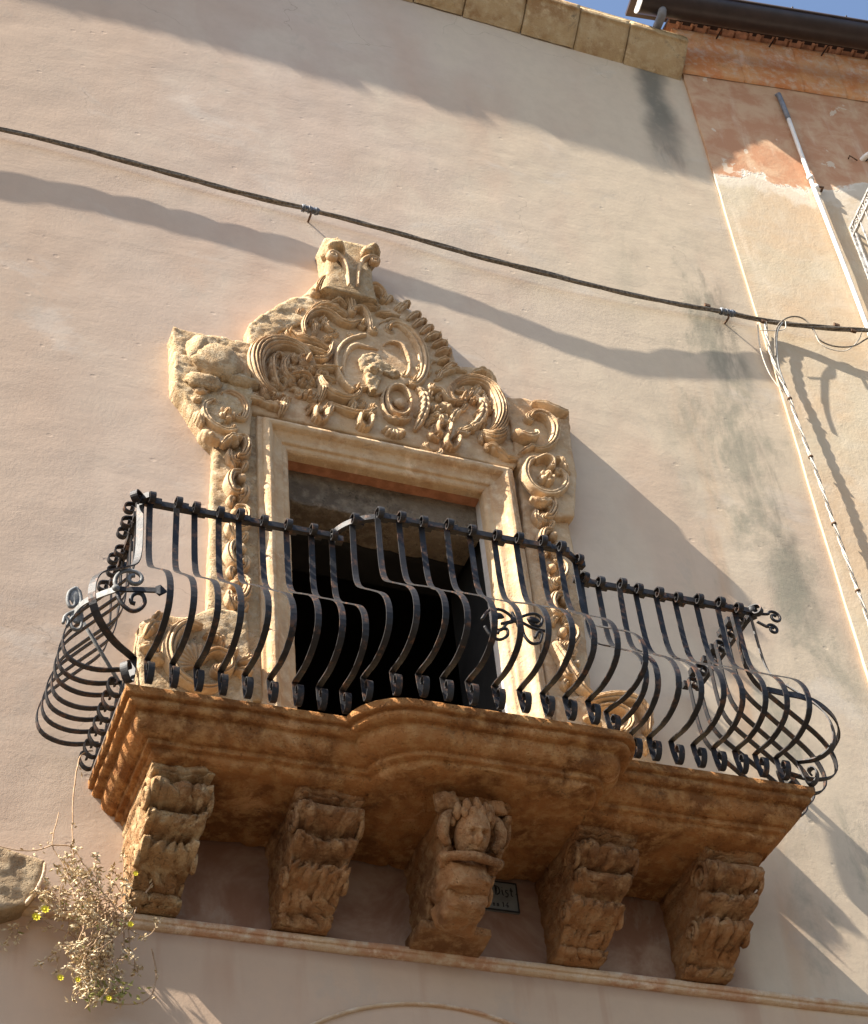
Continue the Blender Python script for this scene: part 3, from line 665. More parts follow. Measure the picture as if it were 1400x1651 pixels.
S('leaf', c1([(985, 480), (1040, 470), (1090, 500)]), [.010, .020, .010], .05, flutes=2, lobes=4)
S('leaf', c2([(85, 190), (130, 165), (190, 160), (235, 185), (245, 215)]), [.012, .022, .026, .018, .008], .062, dy=.01, flutes=2, curl1=(.014, .7, -1))
S('leaf', c2([(110, 240), (170, 255), (230, 250)]), [.014, .020, .010], .045, flutes=2, lobes=3)
S('leaf', c2([(200, 285), (270, 300), (340, 300)]), [.01, .016, .006], .045, flutes=1)
# row of fringe teeth down the right shoulder
path = c2([(265, 225), (320, 270), (370, 315), (420, 365), (465, 415), (505, 460), (535, 510), (560, 560), (580, 600)])
pc = cat_rom(path, 11) + np.array([[random.gauss(0, 1.6), random.gauss(0, 1.6)] for _ in range(11)])
for i, q in enumerate(pc):
    k = i / 10; d = np.array([.75, -.62]) if i < 6 else np.array([.95, -.25]); d = d + random.gauss(0, .12); L = 13 + 8 * math.sin(k * math.pi) + (4 if i > 6 else 0) + random.gauss(0, 2.5)
    S('leaf_tooth', [tuple(q), tuple(q + d * L * .5 + [0, .5]), tuple(q + d * L + [0, 2.5])], [.013, .020, .013], .036 - .01 * k + .02 * (k > .5), flutes=2, curl1=(.011, .7, -1))
# left acanthus C scroll
S('scroll', c1([(690, 985), (640, 965), (590, 900), (568, 810), (600, 740), (680, 705), (770, 710), (850, 750), (888, 810)]), [.022, .034, .046, .050, .044, .034, .026, .02, .016], .075, flutes=5, fdep=.42, curl1=(.034, 1.25, -1), M_=19)
S('leaf', c1([(700, 960), (668, 880), (668, 800), (710, 760)]), [.014, .022, .022, .012], .058, flutes=2, lobes=6)
S('leaf', c1([(760, 770), (730, 830), (745, 890), (800, 920)]), [.012, .022, .024, .014], .050, flutes=2, lobes=5)
S('leaf', c1([(740, 900), (800, 890), (860, 900), (900, 930)]), [.012, .022, .024, .014], .056, flutes=2, lobes=5)
rosette('rosette', xz([c1([(760, 860)])[0]], -.13)[0], .036, YP, .06, 5)
rosette('rosette', xz([c1([(875, 985)])[0]], -.13)[0], .040, YP, .062, 5)
rosette('rosette', xz([c1([(840, 915)])[0]], -.13)[0], .030, YP, .055, 4)
# leaves between left scroll and cartouche
S('leaf', c1([(770, 640), (820, 680), (890, 700), (960, 725), (1010, 745)]), [.012, .018, .026, .022, .008], .054, flutes=3, lobes=4, curl0=(.018, .9, 1))
S('leaf', c1([(820, 700), (880, 740), (950, 770), (1010, 770)]), [.008, .016, .018, .008], .050, flutes=2, lobes=3)
S('leaf', c1([(895, 780), (950, 800), (985, 770), (1000, 720), (1010, 690)]), [.01, .018, .018, .014, .010], .05, flutes=2, lobes=4)
S('leaf', c1([(880, 840), (950, 855), (1010, 850), (1050, 865)]), [.012, .018, .016, .010], .052, flutes=2, lobes=4, curl1=(.014, .8, -1))
S('leaf', c1([(900, 890), (960, 910), (1030, 915)]), [.012, .018, .008], .048, flutes=2, lobes=3)
S('scroll', c1([(930, 900), (955, 960), (1010, 1005), (1080, 1022), (1140, 1005), (1160, 975)]), [.016, .022, .020, .016, .014, .012], .058, flutes=3, curl1=(.024, 1., 1))
S('scroll', c1([(990, 1040), (1060, 1080), (1130, 1105), (1200, 1105), (1240, 1085)]), [.010, .016, .018, .016, .012], .050, flutes=2, curl1=(.020, 1., 1))
S('leaf', c1([(940, 920), (950, 980), (935, 1030)]), [.016, .026, .012], .055, flutes=3, lobes=3)
# pendants
def pendant(pts, r):
    p = xz([pts], -.13)[0]
    shell('pendant_leaf', (p[0], p[1] + r * .5), r * 1.5, YP, .055, math.radians(200), math.radians(340), 5)
    S('pendant_curl', [(pts[0] - 9, pts[1] - 10), (pts[0] - 8, pts[1] + 2), (pts[0] + 2, pts[1] + 9)], [.008, .014, .008], .066, flutes=1, curl0=(.011, .8, -1))
    S('pendant_curl', [(pts[0] + 9, pts[1] - 9), (pts[0] + 11, pts[1] + 2), (pts[0] + 5, pts[1] + 10)], [.008, .014, .008], .066, flutes=1, curl0=(.011, .8, 1))
for q in (c1([(935, 1120)])[0], c1([(1185, 1160)])[0], c2([(575, 960)])[0], c2([(625, 1030)])[0]): pendant(q, .034)
p = xz(c2([(310, 955)]), -.13)[0]; shell('shell', (p[0], p[1] + .05), .085, YP, .058, math.radians(205), math.radians(335), 6)
# little oval cartouche
el = xz([(550 + (330 + 66 * math.cos(a) + 12 * math.sin(a)) / 3.5, 420 + (785 + 84 * math.sin(a)) / 3.5) for a in np.linspace(0, 2 * math.pi * .985, 34)], -.12)
stroke('oval_rim', el, .011, .052, YP + .004, flutes=0, taper=False)
p = xz(c2([(335, 790)]), -.12)[0]; lump('oval_boss', (p[0], YP - .012, p[1]), (.035, .022, .036), amp=.3)
el2 = xz([(550 + (330 + 90 * math.cos(a) + 12 * math.sin(a)) / 3.5, 420 + (790 + 108 * math.sin(a)) / 3.5) for a in np.linspace(math.pi * .55, math.pi * 1.35, 20)], -.12)
stroke('oval_rim', el2, .012, .036, YP + .004, flutes=1)
S('leaf', c2([(440, 700), (470, 760), (475, 830), (450, 900), (420, 950)]), [.014, .026, .030, .026, .012], .058, flutes=1, lobes=8)
S('leaf', c2([(250, 860), (290, 890), (350, 900), (400, 880)]), [.01, .018, .018, .012], .044, flutes=1, lobes=5)
# right acanthus C scroll
S('scroll', c2([(800, 985), (870, 960), (905, 890), (890, 800), (850, 720), (785, 675), (710, 662), (645, 690), (622, 745), (650, 790), (690, 795)]), [.020, .032, .042, .044, .038, .032, .026, .022, .018, .015, .013], .075, flutes=5, fdep=.42, curl1=(.022, 1.0, 1), M_=19)
S('leaf', c2([(790, 960), (850, 1000), (900, 985), (935, 940)]), [.018, .034, .030, .016], .070, flutes=5, fdep=.5)
S('leaf', c2([(735, 745), (790, 790), (805, 850), (780, 910), (720, 945), (660, 945)]), [.014, .024, .028, .028, .022, .012], .056, flutes=1, lobes=9)
S('leaf', c2([(560, 640), (600, 620), (660, 605), (720, 620)]), [.012, .020, .018, .010], .040, flutes=1, lobes=4)
S('leaf', c2([(740, 620), (800, 610), (850, 640), (890, 700)]), [.012, .022, .020, .010], .038, flutes=1, lobes=5)
S('scroll', c2([(520, 735), (560, 740), (600, 785), (650, 800)]), [.012, .016, .014, .012], .055, flutes=1, curl0=(.022, 1.0, -1))
S('leaf', c2([(560, 800), (600, 830), (640, 870)]), [.012, .022, .010], .055, flutes=1, lobes=3)
S('leaf', c2([(690, 830), (650, 860), (620, 910)]), [.012, .022, .012], .050, flutes=1, lobes=3)
rosette('rosette', xz(c2([(540, 830)]), -.13)[0], .040, YP, .065, 5); rosette('rosette', xz(c2([(755, 775)]), -.13)[0], .024, YP, .06, 4)
S('leaf', c2([(500, 880), (540, 880), (560, 900), (555, 940)]), [.014, .02, .02, .014], .055, flutes=1, lobes=3)
# small curled foliage crowding the ground between the big scrolls
RF = random.Random(11)
zones = [([(700, 800), (930, 960)], c1, 15), ([(780, 640), (1010, 900)], c1, 10), ([(590, 1000), (1180, 1110)], c1, 12), ([(830, 480), (1120, 640)], c1, 7), ([(500, 640), (860, 960)], c2, 20), ([(420, 440), (560, 700)], c2, 7), ([(420, 900), (860, 1060)], c2, 9)]
for (za, zb), cf_, nfl in zones:
    for i in range(nfl):
        x, y = RF.uniform(za[0], zb[0]), RF.uniform(za[1], zb[1]); a = RF.uniform(0, 6.28); L = RF.uniform(38, 70); sg = RF.choice((-1, 1))
        q = [(x, y), (x + L * .5 * math.cos(a), y + L * .5 * math.sin(a)), (x + L * math.cos(a + .5 * sg), y + L * math.sin(a + .5 * sg))]
        S('leaf', cf_(q), [.009, .018, .010], RF.uniform(.028, .044), flutes=RF.choice((1, 2, 3)), lobes=RF.choice((0, 3, 4)), curl1=(RF.uniform(.010, .017), .9, -sg))
# lower right leaf to the ear
S('leaf', c2([(815, 1050), (850, 1050), (900, 1080), (960, 1110), (1030, 1095)]), [.020, .026, .020, .016, .010], .056, flutes=3, lobes=4)
S('leaf', c2([(1000, 1090), (1070, 1060), (1140, 1055)]), [.010, .018, .010], .06, flutes=1, lobes=3)
Y1 = -.115
S('scroll', c2([(1060, 870), (1110, 855), (1170, 885), (1210, 940), (1205, 1005), (1160, 1045), (1100, 1050)]), [.014, .020, .026, .028, .024, .018, .012], .055, flutes=2, curl0=(.020, .8, 1))
S('scroll', c2([(985, 955), (1010, 985), (1060, 1005), (1105, 985), (1100, 950)]), [.016, .022, .022, .018, .012], .060, flutes=1)
S('leaf', c2([(1080, 790), (1150, 815), (1220, 845), (1290, 855)]), [.010, .018, .018, .012], .055, flutes=1)
rosette('rosette', xz(c2([(1220, 905)]), -.14)[0], .026, Y1, .05, 4)
S('leaf', c2([(1190, 1110), (1240, 1120), (1270, 1160), (1300, 1200)]), [.01, .018, .016, .008], .045, flutes=1, lobes=4)
# right medallion
S('scroll', c2([(1095, 1105), (1060, 1130), (1048, 1190), (1080, 1255), (1140, 1300), (1215, 1305), (1270, 1265), (1280, 1210), (1245, 1175)]), [.012, .018, .020, .018, .018, .018, .018, .015, .012], .036, flutes=1, curl0=(.018, .8, -1), curl1=(.018, .9, 1))
S('scroll', c2([(1100, 1120), (1150, 1110), (1190, 1130), (1200, 1160)]), [.010, .014, .014, .010], .052, flutes=0, curl1=(.014, .8, -1))
rosette('rosette', xz(c2([(1165, 1220)]), -.14)[0], .052, Y1, .070, 5); S('leaf', c2([(1080, 1320), (1130, 1350), (1200, 1340)]), [.012, .02, .012], .04, flutes=1, lobes=3)
# left medallion
Y1 = -.085
plate('medallion_ground', xz(c1([(200, 920), (420, 900), (530, 960), (545, 1100), (540, 1230), (400, 1290), (280, 1210), (215, 1100)]), -.10), -.10, M_CARVE, sur, rough=.006, ragged=.008, res=.011)
Y1 = -.10
S('scroll', c1([(325, 1025), (285, 1050), (285, 1105), (330, 1160), (400, 1195), (455, 1190)]), [.012, .016, .018, .018, .016, .012], .036, flutes=1, curl0=(.018, 1., -1), curl1=(.016, .9, 1))
S('scroll', c1([(370, 985), (430, 980), (490, 1015), (520, 1075), (505, 1125), (475, 1125)]), [.012, .016, .020, .020, .016, .012], .036, flutes=2, curl0=(.014, .8, 1), curl1=(.018, .9, -1))
rosette('rosette', xz(c1([(410, 1100)]), -.14)[0], .052, Y1, .072, 5)
for q in ([(215, 960), (255, 985), (310, 975)], [(205, 1010), (240, 1030), (265, 1010)], [(225, 1090), (255, 1120), (275, 1160)], [(270, 1190), (310, 1230), (370, 1260)], [(380, 1270), (430, 1240), (500, 1230)], [(225, 930), (270, 920), (330, 940)]):
    S('leaf', c1(q), [.012, .022, .012], .050, flutes=1, lobes=3)
Y1 = -.085
S('leaf', c1([(525, 1010), (580, 1025), (640, 1050), (690, 1065), (735, 1085)]), [.018, .022, .020, .028, .014], .052, flutes=1, lobes=5)
S('leaf', c1([(690, 1040), (720, 1070), (715, 1110)]), [.012, .024, .010], .06, flutes=2)
# chains of scrolls down both jambs
Y1 = -.06
def chain(cx, y0, y1, side, n):
    for i in range(n):
        t0 = y0 + (y1 - y0) * i / n; L = (y1 - y0) / n; x = cx(t0 + L / 2); s = 1 if (i % 2 == 0) else -1
        S('scroll', [(x - 6 * s, t0 + L * .05), (x + 10 * s, t0 + L * .12), (x + 15 * s, t0 + L * .4), (x + 8 * s, t0 + L * .66), (x - 2 * s, t0 + L * .66)], [.014, .020, .022, .018, .012], .064, flutes=2, curl1=(.020, 1., s))
        S('leaf', [(x - 12 * s, t0 + L * .35), (x - 14 * s, t0 + L * .65), (x - 4 * s, t0 + L * .92)], [.012, .022, .012], .050, flutes=1, lobes=3)
        p = xz([(x - 6 * s, t0 + L * .25)], Y1 - .03)[0]; lump('bud', (p[0], Y1 - .02, p[1]), (.024, .04, .026), amp=.3, k=12, q=8)
        S('leaf', [(x + 2 * s, t0 + L * .75), (x + 12 * s, t0 + L * .85), (x + 8 * s, t0 + L)], [.010, .020, .010], .046, flutes=1, lobes=2)
chain(lambda y: 384 + (y - 720) * .0, 700, 985, 'l', 5)
chain(lambda y: 874 + (y - 800) * .17, 800, 1110, 'r', 6)
# foot volutes left and right
Y1 = -.10
plate('volute_ground', xz([(222, 1040), (228, 1000), (262, 985), (300, 993), (345, 975), (400, 985), (410, 1130), (240, 1130), (228, 1090)], -.10), -.085, M_ROUGHST, sur, rough=.007, ragged=.008, res=.012)
Y1 = -.085
S('scroll', c3([(1010, 800), (930, 785), (855, 830), (812, 920), (825, 1010), (880, 1090), (970, 1140), (1060, 1145), (1140, 1100)]), [.014, .022, .028, .030, .028, .024, .02, .018, .012], .070, flutes=2)
p = xz(c3([(985, 1010)]), -.12)[0]; shell('shell', p, .135, Y1, .045, math.radians(60), math.radians(215), 9, r0=.12)
S('scroll', c3([(1000, 1000), (1030, 960), (1090, 950), (1150, 985), (1160, 1040), (1110, 1070)]), [.012, .018, .020, .018, .016, .012], .060, flutes=2, curl1=(.026, 1.1, -1))
S('leaf', c3([(1010, 850), (1060, 855), (1110, 880), (1120, 930)]), [.012, .020, .02, .01], .05, flutes=1, lobes=6)
for q in ([(680, 850), (720, 800), (780, 770)], [(650, 900), (700, 920), (760, 930)], [(720, 780), (760, 745), (800, 740)], [(690, 960), (740, 980), (800, 1000)], [(1210, 1000), (1270, 990), (1290, 960)], [(1190, 1040), (1250, 1060), (1290, 1040)], [(1160, 900), (1180, 940), (1160, 980)]):
    S('leaf', c3(q), [.014, .028, .014], .055, flutes=1, lobes=3)
plate('volute_ground', xz([(930, 1120), (960, 1118), (1010, 1126), (1040, 1145), (1055, 1180), (1062, 1230), (900, 1230), (900, 1120)], -.10), -.085, M_CARVE, sur, rough=.007, ragged=.008, res=.012)
S('scroll', c5([(660, 980), (730, 965), (850, 965), (940, 1000), (990, 1070), (1000, 1160)]), [.014, .024, .028, .030, .026, .018], .070, flutes=2)
S('scroll', c5([(720, 1010), (800, 1010), (880, 1050), (900, 1120), (860, 1170)]), [.012, .018, .02, .018, .012], .060, flutes=2, curl1=(.026, 1.1, -1))
S('scroll', c5([(470, 640), (560, 790), (640, 900), (720, 960)]), [.02, .028, .026, .016], .05, flutes=2)
for q in ([(640, 1060), (700, 1080), (740, 1120)], [(920, 980), (990, 1030), (1030, 1110)], [(930, 1180), (980, 1220), (1000, 1270)]):
    S('leaf', c5(q), [.014, .026, .012], .055, flutes=1, lobes=3)
# --- finial block with two curled tops
fin = at(560, 430, -.16)
def finial():
    zs = np.linspace(0, 1, 26); V = []; k = 44
    x0, x1 = at(516, 440, -.15)[0], at(606, 440, -.15)[0]; zb, zt = at(560, 470, -.15)[2] - .03, at(572, 392, -.19)[2]
    for t in zs:
        z = zb + (zt - zb) * t; cx = (x0 + x1) / 2 + .02 * t; hw = (x1 - x0) / 2 * (1.0 - .20 * math.sin(t * math.pi * .95))
        yf = -.17 - .02 * t
        for j in range(k):
            a = 2 * math.pi * (j + .5) / k; c_, s_ = math.cos(a), math.sin(a); e = .28
            V.append((cx + hw * np.sign(c_) * abs(c_) ** e, (yf + .02) / 2 + (.02 - yf) / 2 * np.sign(s_) * abs(s_) ** e, z))
    V = np.array(V); V += .008 * np.stack([fbm(V * 16 + 4 * i, 3) for i in range(3)], 1) + .003 * np.stack([fbm(V * 50 + 4 * i, 2) for i in range(3)], 1)
    return V, grid_faces(26, k, True) + [tuple(range(k))[::-1], tuple(range(25 * k, 26 * k))]
V, F = finial(); fb = obj('finial_block', V, F, M_ROUGHST, sur)
for (px, py, r) in ((543, 395, .066), (600, 403, .060)):
    p = at(px, py, -.23); V, F = ball((p[0], -.16, p[2]), (r, .115, r * .85), 30, 20, .30); V += .005 * np.stack([fbm(V * 30 + 4 * i, 3) for i in range(3)], 1)
    obj('finial_curl', V, F, M_ROUGHST, fb)
Y1 = -.215
for pts, cs in (([(566, 452), (563, 430), (556, 412), (545, 403)], 1), ([(580, 452), (582, 430), (588, 413), (600, 408)], -1)):
    o = S('finial_scroll', pts, [.006, .011, .013, .011], .020, flutes=1, curl1=(.034, 1.3, cs), parent=fb)
Y1 = YP

# ------------------------------------------------------------------ BALCONY (slab + corbels)
bal = thing('stone_balcony', 'weathered orange stone balcony with bowed moulded slab on five carved corbels', 'balcony', (2.85, 0, 6.42))
SX0, SX1, SZ = 1.262, 4.44, 6.42
def plan(o, rail=False):
    """half outline of the slab edge, inset by o; the same number of points for every inset"""
    D0 = lambda x: .702 + .045 * (x - SX0) / (SX1 - SX0)
    xa, xb, bd, r1, r2 = 2.20 + (o if not rail else .005), 3.505 - o - (.03 if rail else 0), .185, .25, (.19 if rail else .10)
    pts = []
    for t in np.linspace(0, 1, 22)[:-1]: pts.append((SX0 + o, -t * (D0(SX0) - o)))
    for x in np.linspace(SX0 + o, xa, 34)[:-1]: pts.append((x, -(D0(x) - o)))
    for t in np.linspace(0, 1, 70):
        x = xa + (xb - xa) * (.5 - .5 * math.cos(math.pi * t)); q = np.clip((x - xa) / r1, 0, 1); p = np.clip((xb - x) / r2, 0, 1)
        s = math.sqrt(max(0, 1 - (1 - q) ** 2)) ** 1.15 * math.sqrt(max(0, 1 - (1 - p) ** 2)); pts.append((x, -(D0(x) - o) - bd * s))
    for x in np.linspace(xb, SX1 - o, 34)[1:]: pts.append((x, -(D0(x) - o)))
    for t in np.linspace(1, 0, 22)[1:]: pts.append((SX1 - o, -t * (D0(SX1) - o)))
    return np.array(pts)
sp = [(.03, 6.42), (.004, 6.418), (.0, 6.412), (.0, 6.382), (.004, 6.378), (.022, 6.377), (.024, 6.372), (.019, 6.360), (.020, 6.348), (.030, 6.338), (.036, 6.336), (.056, 6.335), (.057, 6.330), (.058, 6.308), (.066, 6.284), (.082, 6.266), (.100, 6.256),
      (.104, 6.254), (.122, 6.253), (.123, 6.248), (.122, 6.232), (.126, 6.228), (.146, 6.226), (.148, 6.212), (.152, 6.205), (.160, 6.198)]
rows = [];  np_ = len(plan(0))
for a, b in zip(sp[:-1], sp[1:]):
    for t in ((0, .5) if abs(a[0] - b[0]) + abs(a[1] - b[1]) > .018 else (0,)):
        o, z = a[0] + (b[0] - a[0]) * t, a[1] + (b[1] - a[1]) * t; q = plan(o); rows.append(np.c_[q, np.full(np_, z)])
q = plan(.16); rows.append(np.c_[q, np.full(np_, 6.198)])
for k in (.94, .88, .82, .76, .7, .64, .58, .52, .46, .4, .34, .28, .22, .16, .1, .02):      # soffit closes back to the wall
    r = q.copy(); r[:, 1] *= k; rows.append(np.c_[r, np.full(np_, 6.19 + .0 * k)])
V = np.vstack(rows); dmask = (V[:, 2] < 6.41)
sof = (V[:, 2] < 6.205)[:, None]; nz = np.stack([fbm(V * 7 + 7 * i, 4) for i in range(3)], 1) * (.006 + .016 * sof) + np.stack([fbm(V * 38 + 3 * i, 3) for i in range(3)], 1) * (.0032 + .006 * sof)
er = np.clip(fbm(V * 5 + 21, 4) - .25, 0, 1)[:, None] * np.array([0, .03, .02]); V = V + (nz + er) * dmask[:, None]
for xj in (1.93, 2.62, 3.16, 3.92): V[:, 2] += .010 * np.exp(-((V[:, 0] - xj) / .007) ** 2) * dmask; V[:, 1] += .012 * np.exp(-((V[:, 0] - xj) / .007) ** 2) * dmask * (V[:, 1] < -.3)
slab = obj('slab', V, grid_faces(len(rows), np_), M_SLAB, bal)
t = plan(.028); obj('slab_top', np.vstack([np.c_[t, np.full(np_, 6.4205)], np.c_[t[:, 0], np.full(np_, .0), np.full(np_, 6.4205)]]), grid_faces(2, np_), M_ROUGHST, bal)

RC = random.Random(3)
def vn1(a, b): return float(vn(np.array([[a, b, 3.7]]))[0])
def corbel(xc, hw, dtop, ztop, label, kind=0, seed=0., mt=None):
    mt = mt or M_CORB
    cz = 5.775
    keys = [(1.00, 1.0, 1.24), (.93, 1.0, 1.24), (.92, .96, 1.16), (.885, .94, 1.14), (.875, .86, 1.04), (.84, .86, 1.06), (.80, .93, 1.10), (.74, .95, 1.10), (.69, .88, 1.04), (.655, .72, .95), (.62, .70, .95), (.58, .76, 1.0), (.54, .78, 1.02), (.49, .72, 1.0), (.455, .58, .92), (.42, .55, .92), (.37, .61, .98), (.31, .60, .99), (.26, .46, .95), (.235, .34, .88), (.17, .31, .88), (.12, .25, .86), (.105, .18, .80), (.06, .20, .95), (.0, .16, .95)]
    kt = np.array([k[0] for k in keys])[::-1]; kd = np.array([k[1] for k in keys])[::-1]; kw = np.array([(1.12 if k[2] > 1.15 else 1.03 + .35 * (k[2] - 1.0)) for k in keys])[::-1]
    nzv = 96; V = []; ns, nf = 14, 44
    for t in np.linspace(0, 1, nzv):
        d = np.interp(t, kt, kd) * dtop; ww = np.interp(t, kt, kw) * hw; z = cz + (ztop - cz) * t
        for u in np.linspace(0, 1, ns)[:-1]: V.append((xc - ww, .02 - u * (d + .02), z, 0, u))
        wr = ww * (.80 + .20 * min(1, t / .62))
        for u in np.linspace(-1, 1, nf):
            # front: side volutes stand proud, three leaf ribs between them
            wv = vn1(u * 1.7 + seed, t * 5.) * .28; ph = (u + wv) * (2.1 + .5 * math.sin(t * 9 + seed)) + .6 * math.sin(t * 14 + seed)
            fl = abs(math.sin(ph * math.pi)) ** .6; cut = max(0., vn1(u * 2.2 + seed * 3, t * 7.)) 
            r = .030 * fl * (1 - .75 * cut) + .020 * (abs(u) > .74) * (1 - cut) - .03 * cut * (vn1(u * 4 + 9, t * 13 + seed) > .1)
            r *= (t < .90)
            V.append((xc + (ww if u < 0 else wr) * u, -d - r + .012, z, 1, u))
        for u in np.linspace(1, 0, ns)[1:]: V.append((xc + wr, .02 - u * (d + .02), z, 2, u))
    A = np.array(V); P = A[:, :3]; m = 2 * (ns - 1) + nf
    side = A[:, 3] != 1; dirn = np.where((A[:, 3] == 0)[:, None], [-1, 0, 0], np.where((A[:, 3] == 2)[:, None], [1, 0, 0], [0, -1, 0]))
    n1 = fbm(P * 11 + seed, 4); n2 = fbm(P * 34 + seed * 2, 3)
    P = P + dirn * ((n1 * .024 + n2 * .012) * np.where(side, .6, 1.) + fbm(P * 80 + seed, 2) * .004)[:, None]; P[:, 2] += fbm(P * 14 + seed + 40, 3) * .012 * (A[:, 3] == 1)
    F = grid_faces(nzv, m) + [tuple(range(m))[::-1], tuple(range((nzv - 1) * m, nzv * m))]
    o = obj('corbel', P, F, mt, bal, label=label)
    # carved leaves and side volutes
    def fs(u, t):
        d = np.interp(t, kt, kd) * dtop; ww = np.interp(t, kt, kw) * hw * (1 if u < 0 else .80 + .20 * min(1, t / .62)); return np.array([xc + ww * u, -d, cz + (ztop - cz) * t])
    def rib(u0, t0, u1, t1, r, name='leaf', bulge=.01, k=8):
        du = RC.uniform(-.06, .06); pts = [fs(u0 + du + (u1 - u0) * q, t0 + (t1 - t0) * q) + [0, r * .42 - bulge * math.sin(q * math.pi), 0] for q in np.linspace(0, 1, 14)]; r = r * RC.uniform(.75, 1.15)
        rr = [r * (.35 + .65 * math.sin(math.pi * (.15 + .8 * q))) for q in np.linspace(0, 1, 14)]
        V, F = tube(pts, rr, k); V += .017 * np.stack([fbm(V * 20 + 3 * i + seed, 4) for i in range(3)], 1); obj(name, V, F, mt, o)
    def drum(t, r, hwf=1.04, name='volute'):
        p0, p1 = fs(-hwf, t), fs(hwf, t); pts = [p0 + (p1 - p0) * q for q in np.linspace(0, 1, 16)]
        V, F = tube([p + np.array([0, r * .45, 0]) for p in pts], [r * (1 - .12 * math.sin(q * math.pi)) for q in np.linspace(0, 1, 16)], 16)
        V += .006 * np.stack([fbm(V * 22 + 3 * i + seed, 3) for i in range(3)], 1); obj(name, V, F, mt, o)
    if kind == 0:
        drum(.79, .030)
        for u in (-.66, .62): rib(u, .86, u * .9, .66, .030)
        for u in (-.5, .1, .6): rib(u, .40, u * .85, .16, .022)
    elif kind == 1:
        drum(.56, .026, 1.0)
        for u in (-.6, .1, .7): rib(u, .85, u * .95, .64, .026)
        for u in (-.6, 0, .6): p = fs(u, .07); V, F = sblock(p + [0, .0, 0], (.042, .03, .022), .8, 14, 10, .010, 20.); obj('bead', V, F, mt, o)
    for sx in (-1, 1):
        for t, r in ((.74, .075), (.30, .05)):
            p = fs(sx * 1.0, t); p[1] += r * 1.15
            a = np.linspace(0, 2 * math.pi * 1.7, 34); rr = r * (1 - .75 * a / a[-1])
            V, F = tube([p + np.array([sx * .004, r_ * math.cos(q), r_ * math.sin(q)]) for q, r_ in zip(a, rr)], .012, 6); V += .004 * np.stack([fbm(V * 40 + 3 * i, 2) for i in range(3)], 1)
            obj('volute', V, F, mt, o)
    return o, fs
cl = ['outer left carved corbel, its left flank glaring in the sun', 'second corbel from the left with eroded leaf carving', 'middle corbel carved with a capped human face and bust', 'fourth corbel with orange scrolled leaves and pale beads at its foot', 'outer right corbel, worn to a rough scaly mass']
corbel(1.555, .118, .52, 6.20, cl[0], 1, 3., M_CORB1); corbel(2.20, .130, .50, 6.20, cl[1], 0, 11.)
mid, fsm = corbel(2.835, .125, .60, 6.20, cl[2], 2, 23.)
corbel(3.475, .128, .52, 6.20, cl[3], 1, 31.); corbel(4.11, .128, .50, 6.20, cl[4], 0, 47.)
# the face mask with its leafy cap and the bust below it
def head(c_, s):
    V = []; nu, nv = 84, 70
    for i in range(nv + 1):
        p = math.pi * i / nv
        for j in range(nu):
            a = 2 * math.pi * j / nu; x, y, z = math.sin(p) * math.sin(a), -math.sin(p) * math.cos(a), math.cos(p)
            front = max(0, -y); g = lambda x0, z0, sx, sz: math.exp(-((x - x0) / sx) ** 2 - ((z - z0) / sz) ** 2) * front
            jaw = 1 - .28 * max(0, -z) ** 1.3
            r = 1 + .40 * g(0, -.10, .12, .20) + .14 * g(0, .08, .08, .2) + .16 * g(0, .30, .55, .09) - .26 * g(-.32, .12, .17, .11) - .26 * g(.32, .12, .17, .11) + .12 * g(-.32, .10, .09, .05) + .12 * g(.32, .10, .09, .05)
            r += .14 * g(0, -.42, .22, .06) - .14 * g(0, -.50, .24, .035) + .13 * g(0, -.57, .18, .05) + .16 * g(0, -.82, .18, .12) + .08 * g(-.42, -.15, .16, .18) + .08 * g(.42, -.15, .16, .18) - .08 * g(0, -.68, .3, .06)
            r = 1 + (r - 1) * 1.35; V.append((x * r * jaw * .70, y * r * .80 * (1 - .1 * max(0, -z)), z * 1.16))
    V = np.array(V) * s; ca, sa = math.cos(.62), math.sin(.62)                       # tipped forward to look at the street
    V = np.c_[V[:, 0], V[:, 1] * ca + V[:, 2] * sa * -1, V[:, 1] * sa * 1 + V[:, 2] * ca]
    V += .0014 * np.stack([fbm(V * 60 + 3 * i, 3) for i in range(3)], 1)
    return V + np.array(c_), grid_faces(nv + 1, nu, True)
hc = np.array([at(762, 1350, -.58)[0], -.565, at(768, 1350, -.56)[2]])
V, F = head(hc + [0, -.012, -.008], .108); obj('face', V, F, M_CORB, mid)
for i, (a, z_, r) in enumerate([(a, z_, r) for z_, r, aa in ((.085, .034, 7), (.055, .030, 8)) for a in np.linspace(-1.5, 1.5, aa) for _ in (0,)]):
    p = hc + [.088 * math.sin(a), -.078 * math.cos(a) - .02, z_ + .006 * math.cos(i * 2.3)]
    V, F = ball(p, (.020, .020, r), 10, 8, .3); obj('cap_leaf', V, F, M_CORB, mid)
for sx in (-1, 1):
    p0 = hc + np.array([sx * .085, .0, .03]); V, F = tube(cat_rom([p0 + [0, -.03, .06], p0 + [sx * .035, -.03, .02], p0 + [sx * .045, -.01, -.04], p0 + [sx * .015, .02, -.08]], 14), [.016 + .012 * math.sin(q) for q in np.linspace(0, 3.1, 14)], 8)
    V += .004 * np.stack([fbm(V * 40 + 3 * i, 2) for i in range(3)], 1); obj('cap_scroll', V, F, M_CORB, mid)
    p = hc + [sx * .11, -.03, .13]; V, F = sblock(p, (.045, .05, .032), .7, 22, 16, .03, 18.); obj('capital_curl', V, F, M_CORB, mid)
V, F = tube(cat_rom([hc + [-.13, .02, -.11], hc + [-.06, -.03, -.125], hc + [.02, -.035, -.13], hc + [.13, .02, -.11]], 20), .022, 10); V += .006 * np.stack([fbm(V * 30 + 3 * i, 2) for i in range(3)], 1); obj('collar', V, F, M_CORB, mid)
